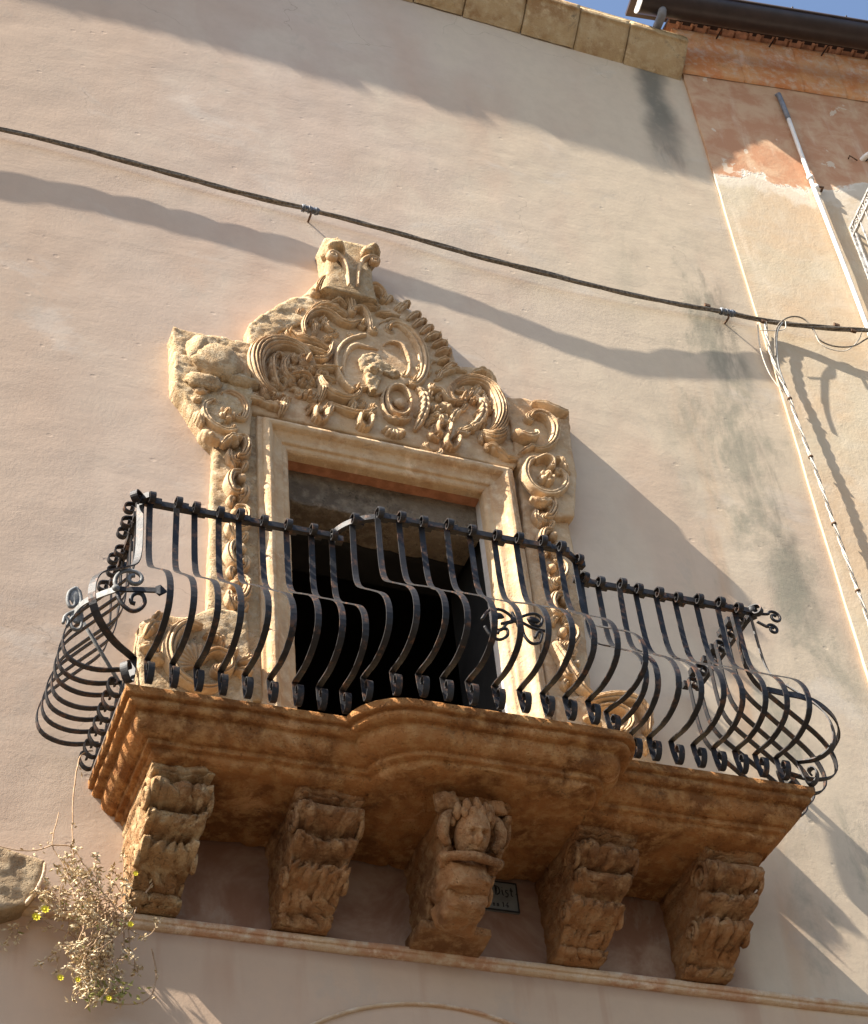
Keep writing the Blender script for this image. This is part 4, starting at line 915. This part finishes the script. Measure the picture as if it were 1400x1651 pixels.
V, F = sblock(hc + [-.008, .13, -.165], (.100, .125, .075), .5, 48, 32, .026, 17.); V += .006 * np.stack([fbm(V * 40 + 3 * i, 3) for i in range(3)], 1); obj('bust', V, F, M_CORB, mid)
V, F = sblock(hc + [-.008, .19, -.255], (.090, .115, .06), .5, 44, 26, .028, 17.); V += .006 * np.stack([fbm(V * 44 + 3 * i, 3) for i in range(3)], 1); obj('bust', V, F, M_CORB, mid)
for sx in (-1, 1):
    V, F = sblock(hc + [sx * .105, .055, -.105], (.035, .05, .03), .8, 16, 12, .02, 20.); obj('shoulder', V, F, M_CORB, mid)
mb = MB(); V, F = prof_run([(.0, 5.755), (.13, 5.758), (.20, 5.77), (.205, 5.80), (.19, 5.812), (.0, 5.815)], 2.675, 2.995, .02, .006); 
nx = max(2, int((2.995 - 2.675) / .02)); rws = len(V) // nx; F += [tuple(r * nx for r in range(rws)), tuple(r * nx + nx - 1 for r in range(rws))[::-1]]; obj('corbel_foot', V, F, M_CORB, mid)

# ------------------------------------------------------------------ plaque between the corbels
plq = thing('lettered_tile', 'small grey tile lettered Dist in black between the middle and fourth corbels', 'plaque', tuple(at(810, 1450, 0)))
a_, b_ = at(797, 1424, -.01), at(840, 1478, -.01); px0, px1, pz0, pz1 = 2.985, 3.235, 6.028, 6.182
mb = MB(); mb.box((px0, -.014, pz0), (px1, .01, pz1)); mb.build('tile', M_PLAQ, plq, smooth=False)
mb = MB()
for lo, hi in (((px0, -.017, pz0), (px1, -.0135, pz0 + .006)), ((px0, -.017, pz1 - .006), (px1, -.0135, pz1)), ((px1 - .006, -.017, pz0 + .006), (px1, -.0135, pz1 - .006)), ((px0, -.017, pz0 + .006), (px0 + .006, -.0135, pz1 - .006))): mb.box(lo, hi)
mb.build('border', M_INK, plq, smooth=False)
GL = {'D': [[(0, 0), (0, 1)], [(-.12, 1), (.35, .95), (.55, .6), (.5, .2), (.15, 0), (-.1, .02)], [(.12, .15), (.14, .85)]], 'i': [[(0, .6), (.05, .1), (.18, 0)], [(0, .85), (.06, .9)]], 's': [[(.35, .62), (.05, .6), (.08, .35), (.35, .25), (.28, -.1), (-.05, -.15)]],
      't': [[(.12, .95), (.1, .1), (.3, 0)], [(-.1, .62), (.35, .62)]], '.': [[(0, .28), (.06, .32)]], 'n': [[(0, 0), (0, .55)], [(0, .4), (.2, .55), (.3, .4), (.3, 0)]], 'm': [[(0, 0), (0, .5)], [(0, .4), (.15, .5), (.22, 0)], [(.22, .4), (.38, .5), (.45, 0)]],
      '1': [[(.0, .7), (.12, .9), (.12, 0)]], '6': [[(.35, .95), (.05, .6), (.02, .2), (.2, 0), (.38, .2), (.25, .42), (.05, .35)]], ':': [[(0, .05), (.05, .1)], [(0, .5), (.05, .55)]]}
def write(txt, x, z, h, r, adv):
    mb = MB()
    for ch in txt:
        if ch == ' ': x += adv * .5; continue
        for st in GL[ch]:
            pts = [(x + a * h * .8, -.0145, z + b * h) for a, b in st]; V, F = tube(cat_rom(pts, 8 if len(pts) > 2 else 3), r, 5); V[:, 1] = -.0145 + (V[:, 1] + .0145) * .4; mb.add(V, F)
        x += adv * {'D': 1.25, 'i': .6, '.': .4, ':': .45, 'm': 1.25, '1': .6}.get(ch, 1.)
    return mb
write('Dist.', 3.128, 6.112, .044, .0032, .0255).build('inscription', M_INK, plq); write('mnn 1.6', 3.085, 6.050, .028, .0026, .019).build('inscription', M_INK, plq)

# ------------------------------------------------------------------ RAILING
ral = thing('wrought_iron_railing', 'black wrought iron bombé railing with bellied flat bars and curled feet', 'railing', (2.85, -.7, 6.42))
RZ = 7.50
def rail_plan():
    q = plan(.05, True)[2:-2]; return q
rp = rail_plan(); rl = np.r_[0, np.cumsum(np.linalg.norm(np.diff(rp, axis=0), axis=1))]
def rail_pt(s): return np.array([np.interp(s, rl, rp[:, 0]), np.interp(s, rl, rp[:, 1]), RZ])
def sq_bar(P, a, b):
    P = np.asarray(P, float); T = np.gradient(P, axis=0); T /= np.linalg.norm(T, axis=1)[:, None]; V = []
    for p, t in zip(P, T):
        n = np.cross(t, [0, 0, 1.]); n /= np.linalg.norm(n) + 1e-9
        for u, v in ((-1, -1), (1, -1), (1, 1), (-1, 1)): V.append(p + n * u * a + np.array([0, 0, v * b]))
    return np.array(V), grid_faces(len(P), 4, True) + [(0, 1, 2, 3), tuple(len(P) * 4 - 4 + i for i in (3, 2, 1, 0))]
full = np.array([rail_pt(s) for s in np.unique(np.r_[np.linspace(0, rl[-1], 260)])])
V, F = sq_bar(full, .012, .015); obj('top_rail', V, F, M_IRON, ral, smooth=False)
corner_s0 = rl[19]; 
# bar profile (out, height above the slab)
PROF = [(.0, 1.075), (.0, .98), (.0, .86), (.006, .76), (.024, .69), (.062, .635), (.14, .56), (.23, .475), (.31, .395), (.355, .325), (.372, .255), (.360, .19), (.318, .148), (.24, .125), (.16, .125), (.085, .14), (.030, .150)]
def bar_path(k=1.):
    a = np.linspace(2 * math.pi * .95, 0, 18); r = .009 + .023 * (1 - a / a[0]) ** .8
    top = [(.040 + r_ * math.cos(q + math.pi * .5), 1.080 + r_ * math.sin(q + math.pi * .5)) for q, r_ in zip(-a, r)]
    top = [(.036 + r_ * math.sin(q), 1.066 + r_ * math.cos(q)) for q, r_ in zip(a, r)]   # ends at the top of the loop
    body = cat_rom([(o * k, h) for o, h in PROF], 52).tolist()
    foot = [(.030, .148), (.034, .10), (.042, .05), (.052, .008)]
    fc = cat_rom([(.052, .008), (.070, .003), (.090, .016), (.104, .045), (.103, .074), (.088, .088), (.072, .080), (.069, .064), (.078, .058)], 22).tolist()
    return [(.0, 1.080 + .034)][:0] + top + [(.014, 1.101), (.0, 1.096)] + body[:-1] + foot[:-1] + fc
def strap(path, wdt=.030, th=.0058, dirv=(0, -1, 0)):
    """flat bar swept along (out,height) path; width runs across"""
    P = np.array(path); n = len(P); T = np.gradient(P, axis=0); T /= np.linalg.norm(T, axis=1)[:, None] + 1e-9; N = np.c_[-T[:, 1], T[:, 0]]
    d = np.array(dirv, float); d /= np.linalg.norm(d); a = np.cross(d, [0, 0, 1.]); V = []
    for (o, h), nn in zip(P, N):
        for sa, sb in ((-1, -1), (1, -1), (1, 1), (-1, 1)):
            oo, hh = o + nn[0] * sb * th / 2, h + nn[1] * sb * th / 2; V.append(d * oo + a * sa * wdt / 2 + np.array([0, 0, hh]))
    return np.array(V), grid_faces(n, 4, True) + [(0, 1, 2, 3), tuple(n * 4 - 4 + i for i in (3, 2, 1, 0))]
def col_mesh():
    mb = MB(); mb.box((-.017, -.017, -.017), (.017, .017, .017)); return np.vstack(mb.V), mb.F
protos = {}
def bar(pos, ang, k, w_=.0275, first=None):
    key = (round(k, 2), round(w_, 3))
    if key not in protos:
        V, F = strap(bar_path(k), w_)
        me = bpy.data.meshes.new('baluster'); me.from_pydata(V.tolist(), [], F); me.update(); me.materials.append(M_IRON); me.polygons.foreach_set('use_smooth', [False] * len(me.polygons))
        b = bpy.data.objects.new('baluster', me); cv, cf = col_mesh(); cm = bpy.data.meshes.new('collar'); cm.from_pydata((cv + [.035, 0, 1.08]).tolist(), [], cf); cm.materials.append(M_IRON)
        c_ = bpy.data.objects.new('collar', cm); link(b, ral); link(c_, b); protos[key] = b
    else:
        s = protos[key]; b = s.copy(); link(b, ral); c_ = s.children[0].copy(); link(c_, b)
    b.location = Vector((pos[0], pos[1], 6.42)) - Vector(ral.location); b.rotation_euler = (random.uniform(-.012, .012), random.uniform(-.014, .014), ang); b.scale = (1, random.uniform(.97, 1.03), random.uniform(.992, 1.006))
    return b
ring_px = [247, 284, 321, 357, 393, 430, 467.5, 503, 538.5, 569, 613, 652, 689, 726, 766, 803, 837.5, 871, 906, 931.5, 937, 970, 998, 1032, 1065.5, 1096, 1128, 1158, 1190]
cf = [i for i, p in enumerate(rp) if p[1] < -.62]; sfront = np.linspace(rl[cf[0]] + .02, rl[cf[-1]], 3000)
fpts = np.array([rail_pt(s) for s in sfront]); fpx = np.array([project(p + [0, -.04, 0])[0] for p in fpts])
used = 0
for px in ring_px:
    idx = np.argmin(np.abs(fpx - px) + (np.arange(len(fpx)) < used) * 1e3); used = idx + 8; p = fpts[idx]
    ang = 0.0
    if px in (569,): ang = .0
    if px in (931.5,): ang = .18
    if px in (937,): ang = .12
    bar(p, ang + random.uniform(-.02, .02), 1.0)
# side bars
for i, y in enumerate(np.linspace(-.60, -.08, 7)): bar((SX0 + .05, y), -math.pi / 2 + random.uniform(-.03, .03), .80)
for i, y in enumerate(np.linspace(-.64, -.12, 6)): bar((SX1 - .125, y), math.pi / 2 + random.uniform(-.03, .03), .99)
# corner bars in the diagonal
for (x, y, a, k) in ((SX0 + .052, -.655, -math.radians(42), 1.0), (SX1 - .052, -.697, math.radians(38), .62)): bar((x, y), a, k, .034)
for x, y in ((SX0 + .05, -.655), (SX1 - .05, -.70)):
    V, F = ball((x, y, RZ + .005), (.026, .026, .028), 12, 8); obj('corner_knob', V, F, M_IRON, ral)
# scrolls off the right end of the rail
def flat_scroll(name, path3, r=.006, m=None, wz=2.2, parent=ral):
    V, F = tube(path3, r, 8); return obj(name, V, F, m or M_IRON, parent)
def spiral3(c_, r, a0, turns, ux, uz, n=26, r_end=.25):
    a = a0 + np.linspace(0, turns * 2 * math.pi, n); rr = r * (1 - (1 - r_end) * np.linspace(0, 1, n))
    return [np.array(c_) + np.array(ux) * rr_ * math.cos(q) + np.array(uz) * rr_ * math.sin(q) for q, rr_ in zip(a, rr)]
cR = np.array([SX1 - .05, -.70, RZ])
for (dx, dz, r) in ((.115, -.02, .040), (.085, -.105, .032)):
    sp_ = spiral3(cR + [dx, -.01, dz], r, math.pi * .9, -1.35, (1, 0, 0), (0, 0, 1)); P = [cR + [.01, 0, dz * .6]] + sp_
    flat_scroll('rail_scroll', cat_rom(P, 44), .0075)
# corner bands with flower, double scroll and spear
def band(name, pts, m, wz=.016, th=.004):
    P = cat_rom(pts, 40); T = np.gradient(P, axis=0); V = []
    for p, t in zip(P, T):
        n = np.cross(t, [0, 0, 1.]); n /= np.linalg.norm(n) + 1e-9
        for u, v in ((-1, -1), (1, -1), (1, 1), (-1, 1)): V.append(p + n * u * th + np.array([0, 0, v * wz]))
    return obj(name, np.array(V), grid_faces(len(P), 4, True) + [(0, 1, 2, 3), (159, 158, 157, 156)], m, ral, smooth=False)
ZB = 6.88
bl = [at_z(x, y, ZB) for x, y in ((118, 990), (135, 972), (160, 960), (188, 950))]
band('corner_band', bl, M_GALV)
J = at_z(188, 950, ZB); Yj = J[1] - .012
def pix(pts, Y): return [at(a, b, Y) for a, b in pts]
spear = [at_z(188, 950, ZB), at_z(228, 951, ZB), at_z(258, 952, ZB)]
band('spear_bar', spear, M_IRON, .012, .005)
tipc = at_z(258, 952, ZB); 
V = [tipc + np.array(v) for v in ((-.02, 0, .018), (.0, -.008, .026), (.035, 0, 0), (.0, -.008, -.026), (-.02, 0, -.018), (.0, .008, .026), (.0, .008, -.026))]
obj('spear_tip', V, [(0, 1, 2), (1, 3, 2), (3, 4, 2), (0, 4, 3, 1), (0, 2, 5), (5, 2, 6), (6, 2, 4), (0, 5, 6, 4)], M_IRON, ral, smooth=False)
dsc = lambda pts: [(50 + a / 5.504, 780 + b / 5.504) for a, b in pts]
up = pix(dsc([(760, 930), (745, 870), (770, 810), (830, 775), (900, 775), (960, 800), (985, 845), (955, 885), (900, 885), (865, 850), (880, 820), (920, 815)]), Yj)
V, F = tube(cat_rom(up, 50), .0095, 8); obj('corner_scroll', V, F, M_GALV, ral)
dn = pix(dsc([(765, 940), (780, 1020), (830, 1090), (900, 1130), (970, 1110), (1010, 1050), (990, 985), (940, 970), (895, 1000), (890, 1050), (925, 1065)]), Yj)
V, F = tube(cat_rom(dn, 50), .0095, 8); obj('corner_scroll', V, F, M_IRON, ral)
V, F = ball(at(187, 948, Yj - .01), (.018, .012, .018), 12, 8); obj('rivet', V, F, M_GALV, ral)
# flower plate hanging off the band's end
fY = bl[0][1] - .01
fl = [[(400, 925), (345, 960), (325, 1030), (345, 1090), (385, 1080), (385, 1020), (360, 1000)], [(400, 925), (435, 980), (440, 1060), (400, 1120), (340, 1150), (300, 1180), (285, 1240)], [(440, 1060), (445, 1140), (410, 1180), (365, 1190), (350, 1240), (380, 1290), (430, 1290), (450, 1230), (420, 1200), (395, 1230)], [(300, 1180), (330, 1220), (320, 1270)]]
for q in fl:
    P = cat_rom(pix(dsc(q), fY), 36); V, F = tube(P, .010 * (1 - .3 * np.linspace(0, 1, 36)), 8); obj('flower_scroll', V, F, M_GALV, ral)
V, F = ball(at(*dsc([(400, 1000)])[0], fY), (.028, .008, .05), 14, 8, .25); obj('flower_leaf', V, F, M_GALV, ral)
V, F = ball(at(*dsc([(410, 1180)])[0], fY), (.03, .008, .035), 14, 8, .25); obj('flower_leaf', V, F, M_GALV, ral)
br = [at_z(x, y, ZB) for x, y in ((1238, 1112), (1265, 1118), (1295, 1124), (1325, 1138), (1347, 1160), (1353, 1184), (1342, 1207))]
band('corner_band', br, M_IRON)
br2 = [at_z(x, y, ZB - .09) for x, y in ((1343, 1150), (1346, 1175), (1336, 1200), (1326, 1215))]
# two linked flower scrolls on the bow
kn = lambda pts: [(760 + a / 3.5, 850 + b / 3.5) for a, b in pts]
for q in ([(60, 520), (100, 470), (160, 465), (210, 490), (240, 530), (200, 545), (170, 580), (130, 570), (125, 520), (165, 510)], [(75, 560), (110, 610), (160, 635), (205, 610), (200, 575), (160, 580), (150, 600)], [(240, 530), (300, 500), (360, 490), (400, 520), (385, 560), (340, 545), (320, 515)], [(285, 540), (300, 610), (340, 655), (385, 650), (400, 600), (380, 590), (360, 625)], [(170, 545), (260, 530), (350, 570), (430, 590)], [(230, 480), (255, 530), (265, 560)]):
    P = cat_rom(pix(kn(q), -.985), 40); V, F = tube(P, .0072, 8); obj('bow_scroll', V, F, M_IRON, ral)
for q in ((150, 500), (350, 525), (255, 525)):
    V, F = ball(at(*kn([q])[0], -.99), (.030, .010, .018), 12, 8, .25); obj('bow_leaf', V, F, M_IRON, ral)
# stay bar from the left side rail back to the wall
V, F = tube([np.array([1.10, -.42, 6.98]), np.array([1.62, .0, 6.56])], .009, 8)
obj('stay', V, F, M_GALV, ral)

# ------------------------------------------------------------------ CABLES
cbl = thing('overhead_cable_bundle', 'dark twisted cable bundle strung across the wall above the pediment', 'cable', tuple(at(500, 338, -.055)))
def yc(x, px): return -.060 - .030 * math.exp(-((x - 3.9) / .8) ** 2) - (max(0, x - 5.5) * .134 + (.02 if x > 5.5 else 0))
cpx = [(-420, 118), (0, 208), (125, 238), (250, 272), (380, 308), (500, 338), (630, 373), (760, 410), (880, 441), (1000, 470), (1080, 487), (1170, 503)]
cw = []
for px, py in cpx:
    x = at(px, py, -.06)[0]; cw.append(at(px, py, yc(x, px)))
for px, py, of_ in ((1235, 517, .075), (1310, 526, .11), (1400, 533, .13), (1480, 540, .14)):
    cw.append(at_r(px, py, of_))
cw = cat_rom(np.array([cw[0] + [-1.5, 0, .1]] + cw), 520)
def frame(P):
    T = np.gradient(P, axis=0); T /= np.linalg.norm(T, axis=1)[:, None]; N = np.cross(T, [0, 0, 1.]); N /= np.linalg.norm(N, axis=1)[:, None]; return T, N, np.cross(N, T)
T, N, U = frame(cw); Lc = np.r_[0, np.cumsum(np.linalg.norm(np.diff(cw, axis=0), axis=1))]
for k in range(4):
    ph = Lc * 5 + k * math.pi / 2 + .5 * np.sin(Lc * 1.3); R_ = .0085 + .003 * np.sin(Lc * 3.1 + k); V, F = tube(cw + N * (np.cos(ph) * R_)[:, None] + U * (np.sin(ph) * R_)[:, None], .0088 if k else .0108, 6); obj('strand', V, F, M_CABLE, cbl)
def clampset(px, py, Y, label):
    c_ = at(px, py, Y); i = np.argmin(np.linalg.norm(cw - c_, axis=1)); t_ = thing('cable_clamp', label, 'clamp', tuple(cw[i]), 'clamps holding the cable bundle to the wall')
    a, b = cw[max(0, i - 6)], cw[i + 6]; mid_ = cw[i]; d = (b - a) / np.linalg.norm(b - a)
    P = [mid_ + d * s for s in np.linspace(-.055, .055, 30)]; r = .022 + .0025 * np.sin(np.arange(30) * 1.7) + .002 * np.sin(np.arange(30) * .6)
    V, F = tube(P, r, 12); obj('tape_wrap', V, F, M_TAPE, t_)
    for s in (-.04, -.01, .035):
        V, F = tube([mid_ + d * (s - .003), mid_ + d * (s + .003)], .026, 12); obj('tie', V, F, M_GALV, t_)
    w_ = np.array([mid_[0], .005, mid_[2] - .045]); V, F = tube(cat_rom([mid_ + [0, 0, -.018], mid_ + [0, .0, -.045], mid_ + [0, .01, -.05], w_], 12), .007, 8); obj('wall_pin', V, F, M_RUST, t_)
clampset(500, 338, -.055, 'taped cable clamp on the bundle just above the finial, left of it')
clampset(1173, 503, -.055, 'taped cable clamp on the bundle left of the house corner')
for px, py, lb, off in ((1137, 488, 'tiny black clip on the bundle just left of the right-hand taped clamp', None), (1230, 518, 'small rusty clip on the bundle at the house corner', .06), (1337, 520, 'small clip sitting on top of the bundle right of the cable loop', .06), (1367, 536, 'toothed clip under the bundle by the right edge', .06)):
    c_ = at(px, py, -.06) if off is None else at_r(px, py, off); c_ = cw[np.argmin(np.linalg.norm(cw - c_, axis=1))] + np.array([0, -.006, .022 if py < 530 and px != 1230 else -.022]); mb = MB(); mb.box(tuple(c_ - [.02, .01, .010]), tuple(c_ + [.02, .01, .010]))
    for s in (-.014, 0, .014): mb.box(tuple(c_ + [s - .002, -.004, .010]), tuple(c_ + [s + .002, .004, .024]))
    o = mb.build('cable_clip', M_RUST, None, smooth=False, label=lb, cat='clip', group='clips on the cable bundle')
# drop cable running down beside the corner
dr = thing('drop_cable', 'pale twisted cable clipped down the cream wall beside the house corner', 'cable', tuple(at_r(1250, 570, .04)))
base = [at_r(1235, 520, .08), at_r(1237, 545, .075), at_r(1250, 590, .07), at_r(1268, 628, .07), at_r(1290, 690, .075), at_r(1318, 765, .08), at_r(1340, 830, .08), at_r(1370, 915, .08), at_r(1400, 1000, .075), at_r(1440, 1130, .06)]
P = cat_rom(base, 220); T, N, U = frame(P + 1e-6 * rng.random(P.shape)); N = np.array([KN] * len(P)); U = np.array([KU] * len(P)); L = np.linspace(0, 1, 220)
for k in range(3):
    ph = L * 70 + k * 2.09; V, F = tube(P + N * (np.cos(ph) * .006)[:, None] + U * (np.sin(ph) * .007)[:, None], .0052, 6); obj('strand', V, F, M_WCABLE if k else M_CABLE, dr)
for i in (52, 88, 128, 165, 196):
    c_ = P[i]; V, F = tube([c_ - [0, 0, .006], c_ + [0, 0, .006]], .016, 8); obj('tie', V, F, M_RUST, dr)
V, F = tube(cat_rom([at_r(1222, 520, .05), at_r(1226, 560, .05), at_r(1240, 600, .045), at_r(1262, 632, .04)], 30), .004, 6); obj('strand', V, F, M_WCABLE, dr)
lp = thing('cable_loops', 'grey cable loops hanging from the bundle above the cream wall', 'cable', tuple(at_r(1300, 530, .06)))
for pts, r, m_ in (([(1251, 575), (1251, 535), (1262, 517), (1280, 510), (1298, 515), (1312, 532), (1322, 548), (1345, 558), (1375, 558), (1400, 545), (1430, 530)], .0055, M_CABLE),
                   ([(1312, 530), (1322, 552), (1340, 563), (1365, 565), (1385, 548), (1392, 530), (1402, 522)], .0035, M_WCABLE),
                   ([(1226, 532), (1250, 533), (1266, 530), (1267, 518)], .0035, M_WCABLE), ([(1262, 520), (1254, 535), (1253, 560), (1256, 590), (1266, 620)], .0055, M_GALV)):
    V, F = tube(cat_rom([at_r(x, y, .11) for x, y in pts], 60), r, 7); obj('loop', V, F, m_, lp)

# ------------------------------------------------------------------ STONE END at the far left
st = thing('rounded_stone_end', 'brown rounded stone bracket end above the ledge at the left edge', 'stone bracket', tuple(at(20, 1420, -.1)))
poly = xz([(-520, 1240), (-60, 1352), (0, 1366), (40, 1377), (72, 1387), (73, 1402), (66, 1422), (55, 1442), (40, 1458), (0, 1466), (-60, 1470), (-520, 1440)], -.12)
plate('bracket', poly, -.12, M_GREYST, st, rough=.008, res=.011, ragged=.003)
rim = xz([(72, 1390), (71, 1408), (60, 1432), (42, 1456)], -.125); stroke('rim', rim, .008, .012, -.118, parent=st, m=M_LEDGE, flutes=0)  # pale strip: the sunlit edge of the stone put into its colour

# ------------------------------------------------------------------ DRY WEED on the left corbel
wd_ = thing('dry_weed', 'dried straw-coloured weed with yellow flowers hanging below the left corbel', 'plant', tuple(at(170, 1450, -.2)))
stems = []; leaves = []; greens = []
R_ = random.Random(5)
def walk(p, d, n, step, droop, wob, depth=0):
    P = [np.array(p, float)]; d = np.array(d, float)
    for i in range(n):
        d = d + np.array([R_.gauss(0, wob), R_.gauss(0, wob * .6), R_.gauss(0, wob) - droop]); d /= np.linalg.norm(d); q = P[-1] + d * step
        if q[1] > -.03: q[1] = -.03; d[1] = -abs(d[1]) * .5
        P.append(q)
        if depth < 2 and i > 2 and R_.random() < (.34 if depth == 0 else .20):
            s = d + np.array([R_.gauss(0, .7), R_.gauss(0, .5), R_.gauss(0, .7)]); s /= np.linalg.norm(s); walk(q, s, R_.randint(3, 8), step * .75, droop * .6, wob * 1.2, depth + 1)
        if depth >= 1 and R_.random() < .7:
            for _ in range(1): leaves.append((q + np.array([R_.gauss(0, .006) for _ in range(3)]), .004 + .006 * R_.random()))
        if depth >= 1 and R_.random() < .3: leaves.append((q, .005 + .006 * R_.random()))
        elif R_.random() < .25: (greens if R_.random() < .4 else leaves).append((q, .005 + .006 * R_.random()))
    for _ in range(7): leaves.append((P[-1] + np.array([R_.gauss(0, .007) for _ in range(3)]), .006 + .006 * R_.random()))
    stems.append((np.array(P), .0030 if depth == 0 else .0020))
root = at(178, 1478, -.14)
for i in range(40):
    tx, ty = R_.gauss(146, 26), R_.uniform(1430, 1660); tgt = at(tx, ty, R_.uniform(-.26, -.08)); s = root + np.array([R_.gauss(0, .05), R_.gauss(-.02, .03), R_.gauss(-.02, .06)])
    d = tgt - s; d /= np.linalg.norm(d); walk(s, d, int(R_.uniform(7, 16)), .022, .04, .12)
for i in range(9):
    tgt = at(R_.uniform(80, 215), R_.uniform(1350, 1420), R_.uniform(-.3, -.1)); s = root + np.array([R_.gauss(-.05, .06), -.03, .0]); d = tgt - s; L_ = np.linalg.norm(d); walk(s, d / L_, int(L_ / .026), .026, -.01, .13, 1)
for q in ([(150, 1210), (133, 1215), (124, 1240), (118, 1290), (117, 1340), (120, 1400), (128, 1450)], [(118, 1365), (90, 1362), (50, 1372), (0, 1365), (-30, 1350)], [(120, 1370), (140, 1400), (165, 1425)], [(125, 1460), (105, 1400), (85, 1360), (95, 1310)], [(245, 1530), (252, 1570), (240, 1610), (200, 1620), (150, 1610)], [(235, 1440), (255, 1410), (275, 1375)]):
    P = cat_rom([at(a, b, -.16) for a, b in q], 26); P += .004 * np.stack([fbm(P * 30 + 5 * i, 2) for i in range(3)], 1); stems.append((P, .0035))
    for p in P[4::2]:
        for _ in range(2):
            if R_.random() < .45: leaves.append((p + np.array([R_.gauss(0, .014), R_.gauss(0, .01), R_.gauss(0, .014)]), .006 + .005 * R_.random()))
mb = MB()
for P, r in stems:
    if len(P) > 2: V, F = tube(P, np.linspace(r, r * .6, len(P)), 4, cap=False); mb.add(V, F)
o = mb.build('stems', M_STEM, wd_); o['kind'] = 'stuff'
def bits(lst, name, m):
    mb = MB()
    for p, r in lst:
        a, b = R_.uniform(0, 6.28), R_.uniform(-1, 1); u = np.array([math.cos(a), math.sin(a) * .7, b]); u /= np.linalg.norm(u); v = np.cross(u, [R_.gauss(0, 1), R_.gauss(0, 1), R_.gauss(0, 1)]); v /= np.linalg.norm(v) + 1e-9; w_ = np.cross(u, v)
        mb.add([p, p + u * r + v * r * .6, p + u * r * 2.6 + w_ * r * .5, p + u * r - v * r * .6, p + u * r + w_ * r * .7], [(0, 1, 4), (1, 2, 4), (2, 3, 4), (3, 0, 4)])
    o = mb.build(name, m, wd_, smooth=False); o['kind'] = 'stuff'
bits(leaves, 'dry_leaves', M_SEED); bits(greens + [(at(R_.gauss(180, 22), R_.gauss(1600, 12), -.2), .010) for _ in range(70)], 'green_leaves', M_LEAF)
for px, py, r in ((58, 1479, .018), (72, 1467, .018), (218, 1409, .012), (210, 1491, .014), (97, 1577, .014), (125, 1580, .012), (175, 1610, .012)):
    c_ = at(px, py, -.26); mb = MB()
    for k in range(9):
        a = k * 2 * math.pi / 9; u = np.array([math.cos(a), -.35, math.sin(a)]); v = np.array([-math.sin(a), 0, math.cos(a)]); mb.add([c_, c_ + u * r * .6 + v * r * .28, c_ + u * r * 1.1, c_ + u * r * .6 - v * r * .28], [(0, 1, 2), (0, 2, 3)])
    V, F = ball(c_, r * .35, 8, 6); mb.add(V, F); mb.build('flower', M_FLOW, wd_, smooth=False)
print('tris', sum(len(o.data.polygons) for o in scn.objects if o.type == 'MESH') * 2, 'objects', len(scn.objects))
